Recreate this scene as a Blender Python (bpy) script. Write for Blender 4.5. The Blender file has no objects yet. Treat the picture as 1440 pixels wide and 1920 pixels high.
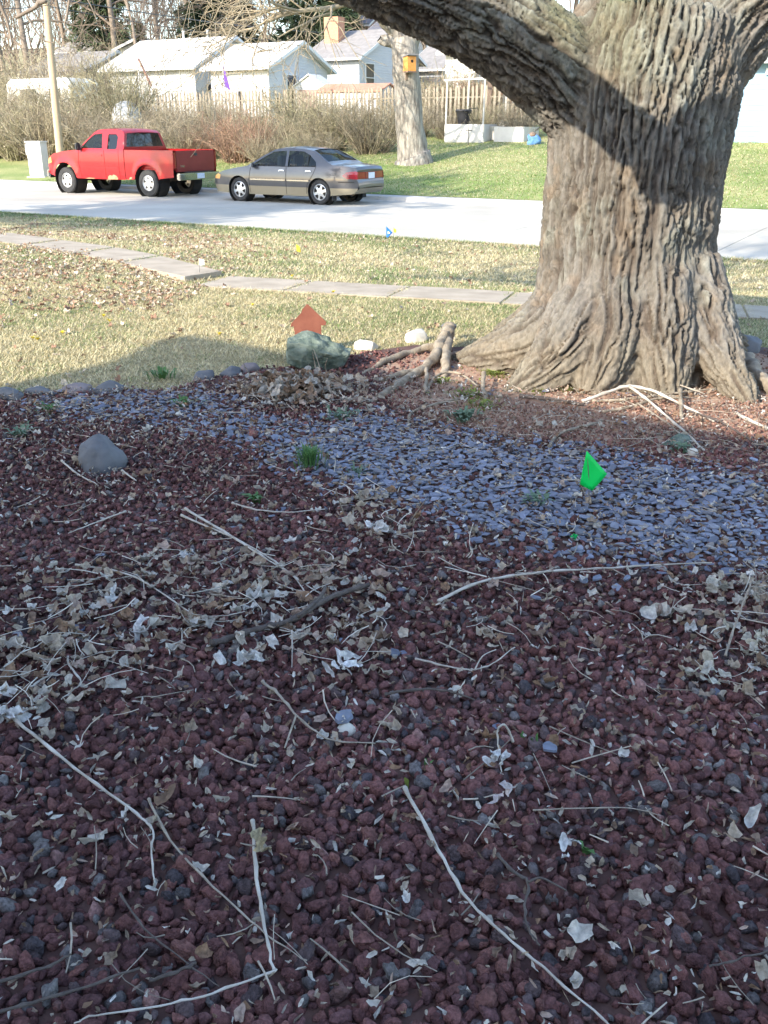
import bpy, bmesh, math, random
import numpy as np
from mathutils import Vector, Matrix
from mathutils.geometry import delaunay_2d_cdt

random.seed(7)
RNG = np.random.default_rng(11)
SC = bpy.context.scene
COL = SC.collection
R = math.radians

# ------------------------------------------------------------------ camera
F = 1760.0                      # focal length in pixels of the 1440x1920 photograph
TH = math.atan(723 / F)         # pitch below the horizon
HC = 1.70                       # eye height
CT, ST = math.cos(TH), math.sin(TH)
cam = bpy.data.cameras.new('camera')
cam.sensor_fit = 'VERTICAL'; cam.sensor_height = 24; cam.lens = 24 * F / 1920
cam.clip_start = 0.05; cam.clip_end = 2000
co = bpy.data.objects.new('camera', cam); COL.objects.link(co)
co.location = (0, 0, HC); co.rotation_euler = (math.pi / 2 - TH, 0, 0)
SC.camera = co

# ------------------------------------------------------------------ light
SUN_EL = R(27.0)
SUNH = Vector((-0.68, -0.73, 0)).normalized()           # horizontal direction towards the sun
SUNV = Vector((SUNH.x * math.cos(SUN_EL), SUNH.y * math.cos(SUN_EL), math.sin(SUN_EL)))
w = bpy.data.worlds.new('World'); SC.world = w; w.use_nodes = True
nt = w.node_tree
sky = nt.nodes.new('ShaderNodeTexSky'); sky.sky_type = 'NISHITA'; sky.sun_disc = False
sky.sun_elevation = SUN_EL; sky.sun_rotation = math.atan2(SUNH.x, SUNH.y)
sky.air_density = 1.0; sky.dust_density = 0.8; sky.ozone_density = 1.0
bg = nt.nodes['Background']; bg.inputs[1].default_value = 0.15
nt.links.new(sky.outputs[0], bg.inputs[0])
sl = bpy.data.lights.new('sun', 'SUN'); sl.energy = 2.5; sl.angle = R(0.53); sl.color = (1.0, 0.92, 0.79)
so = bpy.data.objects.new('sun', sl); COL.objects.link(so)
so.rotation_euler = (-SUNV).to_track_quat('-Z', 'Y').to_euler(); so.location = (-20, -20, 30)
SC.view_settings.view_transform = 'Standard'; SC.view_settings.look = 'None'
SC.view_settings.gamma = 1.0; SC.view_settings.exposure = 1.9
SC.cycles.use_denoising = True
SC.cycles.max_bounces = 6; SC.cycles.transparent_max_bounces = 8
SC.cycles.diffuse_bounces = 3; SC.cycles.glossy_bounces = 3
SC.cycles.use_adaptive_sampling = True; SC.cycles.adaptive_threshold = 0.02

# ------------------------------------------------------------------ layout maths
P0 = np.array((4.28, 27.2)); UD = np.array((-0.863, 0.505)); ND = np.array((0.505, 0.863))
ROADW = 9.4; ROADZ = -0.36
def sdist(x, y): return (x - P0[0]) * ND[0] + (y - P0[1]) * ND[1]
def sstep(a, b, t):
    t = np.clip((t - a) / (b - a), 0, 1); return t * t * (3 - 2 * t)
def zt(x, y):                                         # terrain height
    s = sdist(np.asarray(x, float), np.asarray(y, float))
    yard = -0.28 * sstep(-18.5, -ROADW - .2, s)
    up = -0.22 + 0.115 * np.clip(s, 0, 15) + 0.06 * np.clip(s - 15, 0, 45) + .16 * np.clip(s - 60, 0, 100)
    return np.where(s < -ROADW, yard, np.where(s < 0, ROADZ, up))
def ray(px, py):
    v = (960 - py) / F
    return np.array(((px - 720) / F, CT + v * ST, -ST + v * CT))
def at(px, py, d):                                    # point on a pixel's ray at ground distance d
    r = ray(px, py); t = d / r[1]
    return Vector((r[0] * t, d, HC + r[2] * t))
def G(px, py, dz=0.0):                                # where a pixel's ray meets the terrain
    r = ray(px, py); t0 = .5
    def f(t): return HC + r[2] * t - float(zt(r[0] * t, r[1] * t)) - dz
    t = t0
    while f(t) > 0 and t < 200: t0 = t; t += .1 + t * .02
    for _ in range(24):
        m = (t0 + t) / 2
        if f(m) > 0: t0 = m
        else: t = m
    return Vector((r[0] * t, r[1] * t, HC + r[2] * t))
def proj(p):
    x, y, z = p[0], p[1], p[2] - HC
    dep = y * CT - z * ST
    return 720 + F * x / dep, 960 - F * (y * ST + z * CT) / dep, dep
def PS(px, s):                                        # ground point in a pixel column, s metres past the far kerb
    lo, hi = 3.0, 160.0
    for _ in range(50):
        d = (lo + hi) / 2; x = 0
        for _ in range(4):
            z = float(zt(x, d)); x = (px - 720) / F * (d * CT - (z - HC) * ST)
        if sdist(x, d) > s: hi = d
        else: lo = d
    return Vector((x, d, float(zt(x, d))))
def solve_len(P, dvec, px, mx=40):
    best = min((abs(proj(P + dvec * t)[0] - px), t) for t in np.linspace(.05, mx, 1600))
    return best[1]
U3 = Vector((UD[0], UD[1], 0)); N3 = Vector((ND[0], ND[1], 0))
def in_poly(x, y, poly):
    x = np.asarray(x); y = np.asarray(y); ins = np.zeros(x.shape, bool); n = len(poly)
    for i in range(n):
        x1, y1 = poly[i][0], poly[i][1]; x2, y2 = poly[(i + 1) % n][0], poly[(i + 1) % n][1]
        c = ((y1 > y) != (y2 > y)) & (x < (x2 - x1) * (y - y1) / (y2 - y1 + 1e-12) + x1)
        ins ^= c
    return ins
def pxpoly(pts): return [G(*p) for p in pts]

# ------------------------------------------------------------------ numpy noise
def _h(ix, iy, iz, k=0):
    n = (ix.astype(np.int64) * 374761393 + iy.astype(np.int64) * 668265263 + iz.astype(np.int64) * 2147483647 + k * 1274126177) & 0xffffffff
    n = ((n ^ (n >> 13)) * 1274126177) & 0xffffffff
    n = ((n ^ (n >> 16)) * 2246822519) & 0xffffffff
    return ((n ^ (n >> 15)) & 0xffffff) / float(0xffffff)
def vnoise(p, seed=0):
    i = np.floor(p).astype(np.int64); f = p - i; f = f * f * f * (f * (f * 6 - 15) + 10)
    o = 0
    for dx in (0, 1):
        for dy in (0, 1):
            for dz in (0, 1):
                wgt = (f[:, 0] if dx else 1 - f[:, 0]) * (f[:, 1] if dy else 1 - f[:, 1]) * (f[:, 2] if dz else 1 - f[:, 2])
                o = o + wgt * _h(i[:, 0] + dx, i[:, 1] + dy, i[:, 2] + dz, seed)
    return o * 2 - 1
def pnoise(p, seed=0):                                 # gradient noise, no lattice rows
    i = np.floor(p).astype(np.int64); f = p - i; w_ = f * f * f * (f * (f * 6 - 15) + 10); o = 0
    for dx in (0, 1):
        for dy in (0, 1):
            for dz in (0, 1):
                cx, cy, cz = i[:, 0] + dx, i[:, 1] + dy, i[:, 2] + dz; th = _h(cx, cy, cz, seed) * 6.2832; z = _h(cx, cy, cz, seed + 1) * 2 - 1; r = np.sqrt(1 - z * z)
                g = (f[:, 0] - dx) * r * np.cos(th) + (f[:, 1] - dy) * r * np.sin(th) + (f[:, 2] - dz) * z
                o = o + g * (w_[:, 0] if dx else 1 - w_[:, 0]) * (w_[:, 1] if dy else 1 - w_[:, 1]) * (w_[:, 2] if dz else 1 - w_[:, 2])
    return o
def fbm(p, oc=4, seed=0):
    a, o, q = 1., 0., p
    for k in range(oc):
        o = o + a * vnoise(q, seed + k * 7); a *= .5; q = q * 2.03 + 11.7
    return o
def voro(p, seed=0):
    i = np.floor(p).astype(np.int64); f1 = np.full(len(p), 9.); f2 = np.full(len(p), 9.); cid = np.zeros(len(p))
    for dx in (-1, 0, 1):
        for dy in (-1, 0, 1):
            for dz in (-1, 0, 1):
                cx, cy, cz = i[:, 0] + dx, i[:, 1] + dy, i[:, 2] + dz
                q = np.stack((cx + _h(cx, cy, cz, seed), cy + _h(cx, cy, cz, seed + 1), cz + _h(cx, cy, cz, seed + 2)), 1)
                d = np.sqrt(((q - p) ** 2).sum(1)); m = d < f1
                f2 = np.where(m, f1, np.minimum(f2, d)); cid = np.where(m, _h(cx, cy, cz, seed + 3), cid); f1 = np.where(m, d, f1)
    return f1, f2, cid
def n2(x, y, sc, seed=0, oc=3):
    x = np.asarray(x, float).ravel(); y = np.asarray(y, float).ravel()
    return fbm(np.stack((x * sc, y * sc, np.full(x.shape, 3.3 + seed)), 1), oc, seed)

# ------------------------------------------------------------------ materials
MATS = {}
def srgb(r, g, b): return tuple(((c / 255) / 12.92 if c / 255 < .04045 else ((c / 255 + .055) / 1.055) ** 2.4) for c in (r, g, b))
def pm(name, c1, c2=None, sc=6., rough=.8, bump=0., bsc=60., metal=0., spec=.4, src=None, coat=0., mod=.35, emis=None, stretch=None, kind='NOISE', dist=.01, detail=5., trans=0.):
    """c1/c2 mixed by noise; src 'attr' takes the colour from the mesh attribute col, 'obj' from the object colour."""
    m = bpy.data.materials.new(name); m.use_nodes = True; t = m.node_tree; N = t.nodes; L = t.links
    b = N['Principled BSDF']; b.inputs['Roughness'].default_value = rough; b.inputs['Metallic'].default_value = metal
    b.inputs['Specular IOR Level'].default_value = spec; b.inputs['Coat Weight'].default_value = coat; b.inputs['Coat Roughness'].default_value = .06
    tc = N.new('ShaderNodeTexCoord'); mp = N.new('ShaderNodeMapping'); L.new(tc.outputs['Object'], mp.inputs[0])
    if stretch: mp.inputs['Scale'].default_value = stretch
    nz = N.new('ShaderNodeTexNoise'); nz.inputs['Scale'].default_value = sc; nz.inputs['Detail'].default_value = detail
    L.new(mp.outputs[0], nz.inputs['Vector'])
    mx = N.new('ShaderNodeMix'); mx.data_type = 'RGBA'
    rp = N.new('ShaderNodeMapRange'); rp.inputs[1].default_value = .32; rp.inputs[2].default_value = .68
    L.new(nz.outputs[0], rp.inputs[0])
    if src:
        if src == 'attr':
            a = N.new('ShaderNodeAttribute'); a.attribute_name = 'col'; csock = a.outputs['Color']
        else:
            a = N.new('ShaderNodeObjectInfo'); csock = a.outputs['Color']
        mx.blend_type = 'MULTIPLY'; mx.inputs[0].default_value = 1.0
        r2 = N.new('ShaderNodeMapRange'); r2.inputs[1].default_value = .3; r2.inputs[2].default_value = .7
        r2.inputs[3].default_value = 1 - mod; r2.inputs[4].default_value = 1 + mod
        L.new(nz.outputs[0], r2.inputs[0])
        cb = N.new('ShaderNodeCombineColor')
        for k in range(3): L.new(r2.outputs[0], cb.inputs[k])
        L.new(csock, mx.inputs[6]); L.new(cb.outputs[0], mx.inputs[7])
    else:
        L.new(rp.outputs[0], mx.inputs[0]); mx.inputs[6].default_value = (*c1, 1); mx.inputs[7].default_value = (*(c2 or c1), 1)
    L.new(mx.outputs[2], b.inputs['Base Color'])
    if bump:
        if kind == 'VORONOI':
            bn = N.new('ShaderNodeTexVoronoi'); bn.inputs['Scale'].default_value = bsc; out = bn.outputs['Distance']
        else:
            bn = N.new('ShaderNodeTexNoise'); bn.inputs['Scale'].default_value = bsc; bn.inputs['Detail'].default_value = 4; out = bn.outputs[0]
        L.new(mp.outputs[0], bn.inputs['Vector'])
        bp = N.new('ShaderNodeBump'); bp.inputs['Strength'].default_value = bump; bp.inputs['Distance'].default_value = dist
        L.new(out, bp.inputs['Height']); L.new(bp.outputs[0], b.inputs['Normal'])
    if trans:                                         # thin leaves let some light through
        tr = N.new('ShaderNodeBsdfTranslucent'); ms = N.new('ShaderNodeMixShader'); ms.inputs[0].default_value = trans
        L.new(mx.outputs[2], tr.inputs[0]); L.new(b.outputs[0], ms.inputs[1]); L.new(tr.outputs[0], ms.inputs[2])
        L.new(ms.outputs[0], N['Material Output'].inputs[0])
    MATS[name] = m
    return m
def siding(name, c, pitch=.15, rough=.6):             # fine lap-siding relief on far walls
    m = pm(name, c, tuple(v * .94 for v in c), sc=1.5, rough=rough); t = m.node_tree; N = t.nodes; L = t.links
    g = N.new('ShaderNodeNewGeometry'); s = N.new('ShaderNodeSeparateXYZ'); L.new(g.outputs['Position'], s.inputs[0])
    d = N.new('ShaderNodeMath'); d.operation = 'DIVIDE'; d.inputs[1].default_value = pitch; L.new(s.outputs[2], d.inputs[0])
    fr = N.new('ShaderNodeMath'); fr.operation = 'FRACT'; L.new(d.outputs[0], fr.inputs[0])
    iv = N.new('ShaderNodeMath'); iv.operation = 'SUBTRACT'; iv.inputs[0].default_value = 1; L.new(fr.outputs[0], iv.inputs[1])
    bp = N.new('ShaderNodeBump'); bp.inputs['Strength'].default_value = 1.0; bp.inputs['Distance'].default_value = .025
    L.new(iv.outputs[0], bp.inputs['Height']); L.new(bp.outputs[0], N['Principled BSDF'].inputs['Normal'])
    return m
def glassmat(name, tint=(.25, .3, .3), clear=.5):
    m = bpy.data.materials.new(name); m.use_nodes = True; t = m.node_tree; N = t.nodes; L = t.links
    b = N['Principled BSDF']; b.inputs['Base Color'].default_value = (.012, .015, .017, 1); b.inputs['Roughness'].default_value = .03
    b.inputs['Specular IOR Level'].default_value = .8
    tr = N.new('ShaderNodeBsdfTransparent'); tr.inputs[0].default_value = (*tint, 1)
    ms = N.new('ShaderNodeMixShader'); ms.inputs[0].default_value = clear
    L.new(b.outputs[0], ms.inputs[1]); L.new(tr.outputs[0], ms.inputs[2]); L.new(ms.outputs[0], N['Material Output'].inputs[0])
    MATS[name] = m; return m

# ------------------------------------------------------------------ mesh helpers
def tag(o, label=None, cat=None, group=None, kind=None):
    if label: o['label'] = label
    if cat: o['category'] = cat
    if group: o['group'] = group
    if kind: o['kind'] = kind
    return o
def empty(name, loc=(0, 0, 0), rz=0.):
    o = bpy.data.objects.new(name, None); COL.objects.link(o); o.location = loc; o.rotation_euler = (0, 0, rz)
    o.empty_display_size = .1; return o
def link(name, me, parent=None, loc=None):
    o = bpy.data.objects.new(name, me); COL.objects.link(o)
    if parent is not None: o.parent = parent
    if loc is not None: o.location = loc
    return o
def npmesh(name, V, Fc, mat=None, smooth=True, col=None):
    """V (n,3); Fc (m,k) triangles or quads."""
    V = np.asarray(V, np.float32); Fc = np.asarray(Fc, np.int32); k = Fc.shape[1]
    me = bpy.data.meshes.new(name)
    me.vertices.add(len(V)); me.vertices.foreach_set('co', V.ravel())
    me.loops.add(Fc.size); me.loops.foreach_set('vertex_index', Fc.ravel())
    me.polygons.add(len(Fc)); me.polygons.foreach_set('loop_start', np.arange(0, Fc.size, k, dtype=np.int32))
    try: me.polygons.foreach_set('loop_total', np.full(len(Fc), k, np.int32))
    except Exception: pass
    me.update(calc_edges=True)
    me.polygons.foreach_set('use_smooth', np.full(len(Fc), bool(smooth)))
    if col is not None:
        a = me.attributes.new('col', 'FLOAT_COLOR', 'POINT')
        c = np.ones((len(V), 4), np.float32); c[:, :3] = col; a.data.foreach_set('color', c.ravel())
    if mat: me.materials.append(MATS[mat])
    return me
class MB:
    def __init__(self): self.v = []; self.f = []
    def add(self, vs, fs):
        o = len(self.v); self.v += [tuple(p) for p in vs]; self.f += [tuple(i + o for i in q) for q in fs]; return self
    def box(self, c, d, rz=0., taper=1., rx=0.):
        x, y, z = d[0] / 2, d[1] / 2, d[2] / 2
        P = [Vector((sx * x * (taper if sz > 0 else 1), sy * y * (taper if sz > 0 else 1), sz * z)) for sz in (-1, 1) for sy in (-1, 1) for sx in (-1, 1)]
        M = Matrix.Rotation(rz, 3, 'Z') @ Matrix.Rotation(rx, 3, 'X')
        return self.add([M @ p + Vector(c) for p in P], [(0, 2, 3, 1), (4, 5, 7, 6), (0, 1, 5, 4), (2, 6, 7, 3), (0, 4, 6, 2), (1, 3, 7, 5)])
    def tube(self, pts, rads, n=6, cap=True):
        pts = [Vector(p) for p in pts]
        if not hasattr(rads, '__len__'): rads = [rads] * len(pts)
        T0 = (pts[1] - pts[0]).normalized(); A = T0.orthogonal().normalized(); vs = []
        for i, p in enumerate(pts):
            T = (pts[min(i + 1, len(pts) - 1)] - pts[max(i - 1, 0)])
            if T.length < 1e-9: T = T0
            T = T.normalized(); A = (A - T * A.dot(T)).normalized(); B = T.cross(A)
            for k in range(n):
                a = 2 * math.pi * k / n; vs.append(p + (A * math.cos(a) + B * math.sin(a)) * rads[i])
        fs = [(i * n + k, i * n + (k + 1) % n, (i + 1) * n + (k + 1) % n, (i + 1) * n + k) for i in range(len(pts) - 1) for k in range(n)]
        if cap: fs += [tuple(reversed(range(n))), tuple(range((len(pts) - 1) * n, len(pts) * n))]
        return self.add(vs, fs)
    def lathe(self, prof, n=24, axis='z', c=(0, 0, 0)):
        vs = []
        for r, h in prof:
            for k in range(n):
                a = 2 * math.pi * k / n; x, y = r * math.cos(a), r * math.sin(a)
                p = (x, y, h) if axis == 'z' else (x, h, y)
                vs.append((p[0] + c[0], p[1] + c[1], p[2] + c[2]))
        fs = [(i * n + k, i * n + (k + 1) % n, (i + 1) * n + (k + 1) % n, (i + 1) * n + k) for i in range(len(prof) - 1) for k in range(n)]
        return self.add(vs, fs)
    def prism(self, poly, y0, y1):                    # polygon in x,z extruded along y
        n = len(poly)
        return self.add([(x, y0, z) for x, z in poly] + [(x, y1, z) for x, z in poly],
                        [tuple(range(n)), tuple(reversed(range(n, 2 * n)))] + [(i, i + n, (i + 1) % n + n, (i + 1) % n) for i in range(n)])
    def mesh(self, name, mat, smooth=False, bevel=0.):
        me = bpy.data.meshes.new(name); me.from_pydata(self.v, [], self.f)
        bm = bmesh.new(); bm.from_mesh(me)
        bmesh.ops.recalc_face_normals(bm, faces=bm.faces)
        if bevel: bmesh.ops.bevel(bm, geom=list(bm.edges), offset=bevel, segments=2, affect='EDGES', clamp_overlap=True)
        bm.to_mesh(me); bm.free()
        if smooth:
            me.polygons.foreach_set('use_smooth', [True] * len(me.polygons))
            if smooth != 2: me.set_sharp_from_angle(angle=R(38))
        me.materials.append(MATS[mat]); return me
    def build(self, name, mat, parent=None, smooth=False, bevel=0., loc=None):
        return link(name, self.mesh(name, mat, smooth, bevel), parent, loc)

def tubes_np(segs, n=4):
    """segs: list of (pts (k,3) array, radii (k,)). One vectorised mesh of uncapped tubes."""
    V, Fq, o = [], [], 0
    ang = np.arange(n) * 2 * np.pi / n; ca, sa = np.cos(ang), np.sin(ang)
    for P, r in segs:
        k = len(P); T = np.empty_like(P); T[1:-1] = P[2:] - P[:-2]; T[0] = P[1] - P[0]; T[-1] = P[-1] - P[-2]
        T /= np.linalg.norm(T, axis=1, keepdims=True) + 1e-9
        ref = np.array((.31, .17, .93)) if abs(T[0, 2]) < .8 else np.array((.9, .3, .1))
        A = np.cross(T, ref); A /= np.linalg.norm(A, axis=1, keepdims=True) + 1e-9; B = np.cross(T, A)
        V.append((P[:, None, :] + (A[:, None, :] * ca[None, :, None] + B[:, None, :] * sa[None, :, None]) * r[:, None, None]).reshape(-1, 3))
        i = np.arange(k - 1)[:, None] * n; j = np.arange(n)[None, :]; j2 = (j + 1) % n
        Fq.append(np.stack((i + j, i + j2, i + n + j2, i + n + j), -1).reshape(-1, 4) + o); o += k * n
    return np.concatenate(V), np.concatenate(Fq)

def grow(start, dirv, r0, length, depth, rng, out, lvl=0, spread=.75, kids=4, up=.25, rmin=.006, wob=.16, droop=0.):
    """Recursive bare branching; out gets (level, pts, radii)."""
    k = 6 if lvl < 2 else 4
    P = [np.array(start, float)]; d = np.array(dirv, float); d /= np.linalg.norm(d)
    dirs = [d]
    for i in range(1, k):
        d = d + rng.normal(0, wob, 3) + np.array((0, 0, up * .22 - droop * lvl * .05)); d /= np.linalg.norm(d)
        P.append(P[-1] + d * length / (k - 1)); dirs.append(d)
    P = np.array(P); rr = np.linspace(r0, max(rmin * .7, r0 * (.5 if depth else .25)), k)
    out.append((lvl, P, rr))
    if depth <= 0: return
    for c in range(kids + (1 if rng.random() < .5 else 0)):
        t = rng.uniform(.3, 1.) if c else 1.
        i = min(int(t * (k - 1)), k - 1); f = t * (k - 1) - i
        p = P[i] * (1 - f) + P[min(i + 1, k - 1)] * f if i < k - 1 else P[-1]
        ax = rng.normal(0, 1, 3); ax -= dirs[i] * ax.dot(dirs[i]); ax /= np.linalg.norm(ax) + 1e-9
        nd = dirs[i] * rng.uniform(.55, 1) + ax * spread * rng.uniform(.5, 1.1) + np.array((0, 0, up))
        grow(p, nd, max(rmin, rr[i] * rng.uniform(.5, .72)), length * rng.uniform(.52, .82), depth - 1, rng, out, lvl + 1, spread, kids, up, rmin, wob, droop)

# ------------------------------------------------------------------ material list
pm('soil', (.085, .042, .036), (.13, .07, .055), sc=5, bump=.6, bsc=50, rough=.95)
pm('ground', (.34, .28, .16), (.22, .20, .09), sc=.9, bump=.7, bsc=45, rough=.95, dist=.03)
pm('grass', (1, 1, 1), src='attr', rough=.7, mod=.15, trans=.25)
pm('lava', (1, 1, 1), src='attr', rough=.95, spec=.15, bump=1., bsc=190, mod=.4, sc=110, dist=.006)
pm('lava_one', (1, 1, 1), src='obj', rough=.95, spec=.15, bump=1., bsc=4.2, mod=.4, sc=2.4, dist=.010)
pm('slate', (1, 1, 1), src='attr', rough=.55, spec=.5, bump=.25, bsc=60, mod=.2, sc=25)
pm('slate_one', (1, 1, 1), src='obj', rough=.55, spec=.5, bump=.25, bsc=2.2, mod=.22, sc=1.)
pm('leaf', (1, 1, 1), src='attr', rough=.8, mod=.35, sc=60, bump=.6, bsc=120, trans=.2)
pm('leaf_one', (1, 1, 1), src='obj', rough=.8, mod=.4, sc=1.6, bump=.8, bsc=3.5, dist=.006, trans=.2)
pm('stem', (.40, .34, .27), (.24, .195, .15), sc=25, rough=.7, bump=.3, bsc=120)
pm('stem_pale', (.60, .55, .48), (.36, .31, .25), sc=14, rough=.65, bump=.2, bsc=120)
pm('twig_dark', (.075, .058, .05), (.13, .105, .09), sc=30, rough=.85, bump=.6, bsc=90)
pm('twig', (1, 1, 1), src='attr', rough=.8, mod=.25, sc=40)
pm('root', (.20, .16, .115), (.38, .32, .24), sc=14, rough=.9, bump=.9, bsc=60, stretch=(1, 1, 1))
pm('concrete_walk', (.33, .27, .20), (.45, .375, .285), sc=3, rough=.9, bump=.3, bsc=90)
pm('concrete_road', (.40, .365, .305), (.53, .49, .415), sc=.55, rough=.9, bump=.2, bsc=80)
pm('kerb', (.50, .47, .42), (.60, .57, .52), sc=2, rough=.9, bump=.2, bsc=50)
pm('joint', (.08, .075, .07), (.12, .11, .10), sc=5, rough=.95)
pm('stone_grey', (.115, .118, .126), (.17, .173, .182), sc=9, rough=.85, bump=.3, bsc=45)
pm('stone_green', (.055, .085, .065), (.20, .235, .19), sc=11, rough=.85, bump=.9, bsc=22, dist=.03)
pm('stone_pink', (.19, .155, .155), (.25, .215, .215), sc=7, rough=.85, bump=.3, bsc=45)
pm('stone_pale', (.52, .48, .40), (.64, .60, .52), sc=7, rough=.85, bump=.3, bsc=30)
pm('rust', (.19, .058, .036), (.25, .088, .055), sc=9, rough=.75, bump=.15, bsc=90)
pm('plastic_green', (.0, .62, .09), (.0, .66, .11), rough=.45); pm('plastic_yellow', (.75, .58, .03), rough=.5)
pm('plastic_blue', (.02, .16, .55), rough=.5); pm('plastic_white', (.8, .8, .78), rough=.5)
pm('wire', (.25, .24, .23), metal=.8, rough=.4)
pm('weed', (.075, .17, .045), (.12, .24, .08), sc=30, rough=.6, trans=.25)
pm('weed_grey', (.13, .20, .12), (.18, .26, .17), sc=30, rough=.7, trans=.2)
pm('clover', (.20, .26, .05), (.28, .32, .08), sc=20, rough=.7, trans=.25)
pm('bark_far', (.17, .135, .105), (.25, .205, .165), sc=6, rough=.9, bump=.5, bsc=20)
pm('bark_pale', (.14, .12, .10), (.36, .33, .28), sc=9, rough=.9, bump=1., bsc=14, stretch=(1, 1, .25), dist=.05)
pm('twigs_far', (.15, .115, .09), (.23, .185, .145), sc=1.5, rough=.9)
pm('twigs_tan', (.24, .195, .13), (.34, .285, .195), sc=1.2, rough=.9)
pm('brush', (1, 1, 1), src='attr', rough=.9, mod=.2, sc=2)
pm('needle', (.035, .06, .03), (.075, .105, .05), sc=1.2, rough=.8)
pm('needle_olive', (.10, .10, .045), (.17, .15, .08), sc=1.2, rough=.8)
pm('pole_wood', (.40, .30, .19), (.50, .39, .26), sc=3, rough=.85, bump=.4, bsc=20, stretch=(4, 4, .3))
pm('fence_wood', (.20, .165, .125), (.34, .29, .225), sc=5, rough=.9, stretch=(3, 3, .4))
pm('post_wood', (.16, .11, .08), (.22, .16, .12), sc=5, rough=.9)
siding('wall_white', (.56, .555, .54)); siding('wall_bluegrey', (.50, .57, .62), .16); siding('wall_gray', (.27, .285, .32)); siding('wall_blue', (.19, .31, .42), .17)
siding('wall_brown', (.28, .17, .14))
pm('trim_white', (.64, .64, .62), rough=.5); pm('roof_white', (.62, .61, .60), (.70, .69, .68), sc=3, rough=.7, bump=.4, bsc=9)
pm('roof_grey', (.20, .19, .185), (.27, .255, .245), sc=3, rough=.9, bump=.5, bsc=9); pm('roof_dark', (.10, .105, .13), (.15, .15, .18), sc=3, rough=.9)
pm('roof_red', (.50, .20, .13), (.58, .27, .18), sc=3, rough=.8)
pm('brick', (.42, .20, .12), (.52, .28, .18), sc=12, rough=.9)
pm('garage_door', (.80, .80, .78), rough=.5, sc=2); pm('window_dark', (.03, .035, .04), (.06, .065, .07), sc=2, rough=.08, spec=.7)
pm('window_blind', (.45, .45, .44), (.36, .36, .36), sc=6, rough=.6)
pm('steel_grey', (.55, .56, .55), (.62, .62, .61), sc=3, rough=.55)
pm('bed_white', (.56, .53, .48), (.64, .61, .56), sc=3, rough=.6)
pm('box_orange', (.62, .25, .05), (.70, .32, .09), sc=12, rough=.6)
pm('black_plastic', (.02, .02, .022), (.035, .035, .04), sc=5, rough=.45)
pm('rubber', (.028, .028, .03), (.045, .044, .043), sc=12, rough=.85); pm('under', (.015, .014, .013), (.03, .025, .02), sc=5, rough=.95)
pm('alloy', (.62, .62, .62), (.68, .68, .67), sc=8, rough=.35, metal=.6); pm('chrome', (.55, .56, .58), metal=1., rough=.18)
pm('paint_red', (.31, .003, .007), (.35, .005, .009), sc=2, rough=.35, coat=.35); pm('paint_maroon_shade', (.19, .007, .012), (.22, .010, .016), sc=3, rough=.4, coat=.3)
pm('paint_grey', (.072, .072, .078), (.088, .088, .094), sc=2, rough=.28, metal=.3, coat=.7)
pm('paint_tan', (.25, .215, .15), (.28, .245, .175), sc=2, rough=.4, metal=.3, coat=.4)
pm('primer_rust', (.33, .19, .10), (.45, .30, .18), sc=9, rough=.95)
pm('lamp_red', (.22, .008, .014), rough=.12, coat=.8); pm('lamp_dark_red', (.20, .02, .025), rough=.2, coat=.5)
pm('lamp_amber', (.75, .38, .12), rough=.2); pm('plate', (.55, .62, .72), (.7, .74, .78), sc=25, rough=.5)
pm('interior', (.05, .05, .052), (.09, .088, .085), sc=4, rough=.9); pm('seat_cloth', (.16, .16, .165), rough=.9)
glassmat('car_glass', (.55, .66, .68), .62); glassmat('car_glass_dark', (.10, .08, .08), .3)
pm('cloth_blue', (.10, .24, .50), (.16, .32, .6), sc=12, rough=.9); pm('cloth_purple', (.18, .08, .40), rough=.8)

# ================================================================== SETTING
def st_pt(s, t, z): return (P0[0] + ND[0] * s + UD[0] * t, P0[1] + ND[1] * s + UD[1] * t, z)
def sheet(name, ss, tt, zoff, mat, kind='structure', zfun=None, parent=None):
    S, T = np.meshgrid(np.array(ss), np.array(tt), indexing='ij'); X = P0[0] + ND[0] * S + UD[0] * T; Y = P0[1] + ND[1] * S + UD[1] * T
    Z = (zt(X, Y) if zfun is None else zfun(X, Y, S)) + zoff
    n, m = S.shape; i, j = np.meshgrid(np.arange(n - 1), np.arange(m - 1), indexing='ij'); a = (i * m + j).ravel()
    Fq = np.stack((a, a + m, a + m + 1, a + 1), 1)
    o = link(name, npmesh(name, np.stack((X, Y, Z), -1).reshape(-1, 3), Fq, mat), parent)
    if kind: o['kind'] = kind
    return o
def gz(X, Y, S):
    return np.where((S > -ROADW - .01) & (S < -.02), ROADZ - .15, zt(X, Y))
ss = list(np.arange(-90, -24, 6.)) + list(np.arange(-24, -9.6, .4)) + [-ROADW - .03, -ROADW, -9.3, -.12, -.01, .3] + list(np.arange(1, 20, 1.)) + list(np.arange(20, 70, 5.)) + [80, 100, 130, 160, 200, 300]
ground = sheet('ground', ss, list(np.arange(-260, 261, 6.5)), 0, 'ground', zfun=gz)
pm('lawn_far', (.15, .21, .055), (.34, .33, .14), sc=.55, rough=.95, bump=.8, bsc=9, dist=.05, detail=9)
sheet('far_lawn', list(np.arange(.1, 34, 1.)), list(np.arange(-60, 61, 3.)), .012, 'lawn_far')

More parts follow.
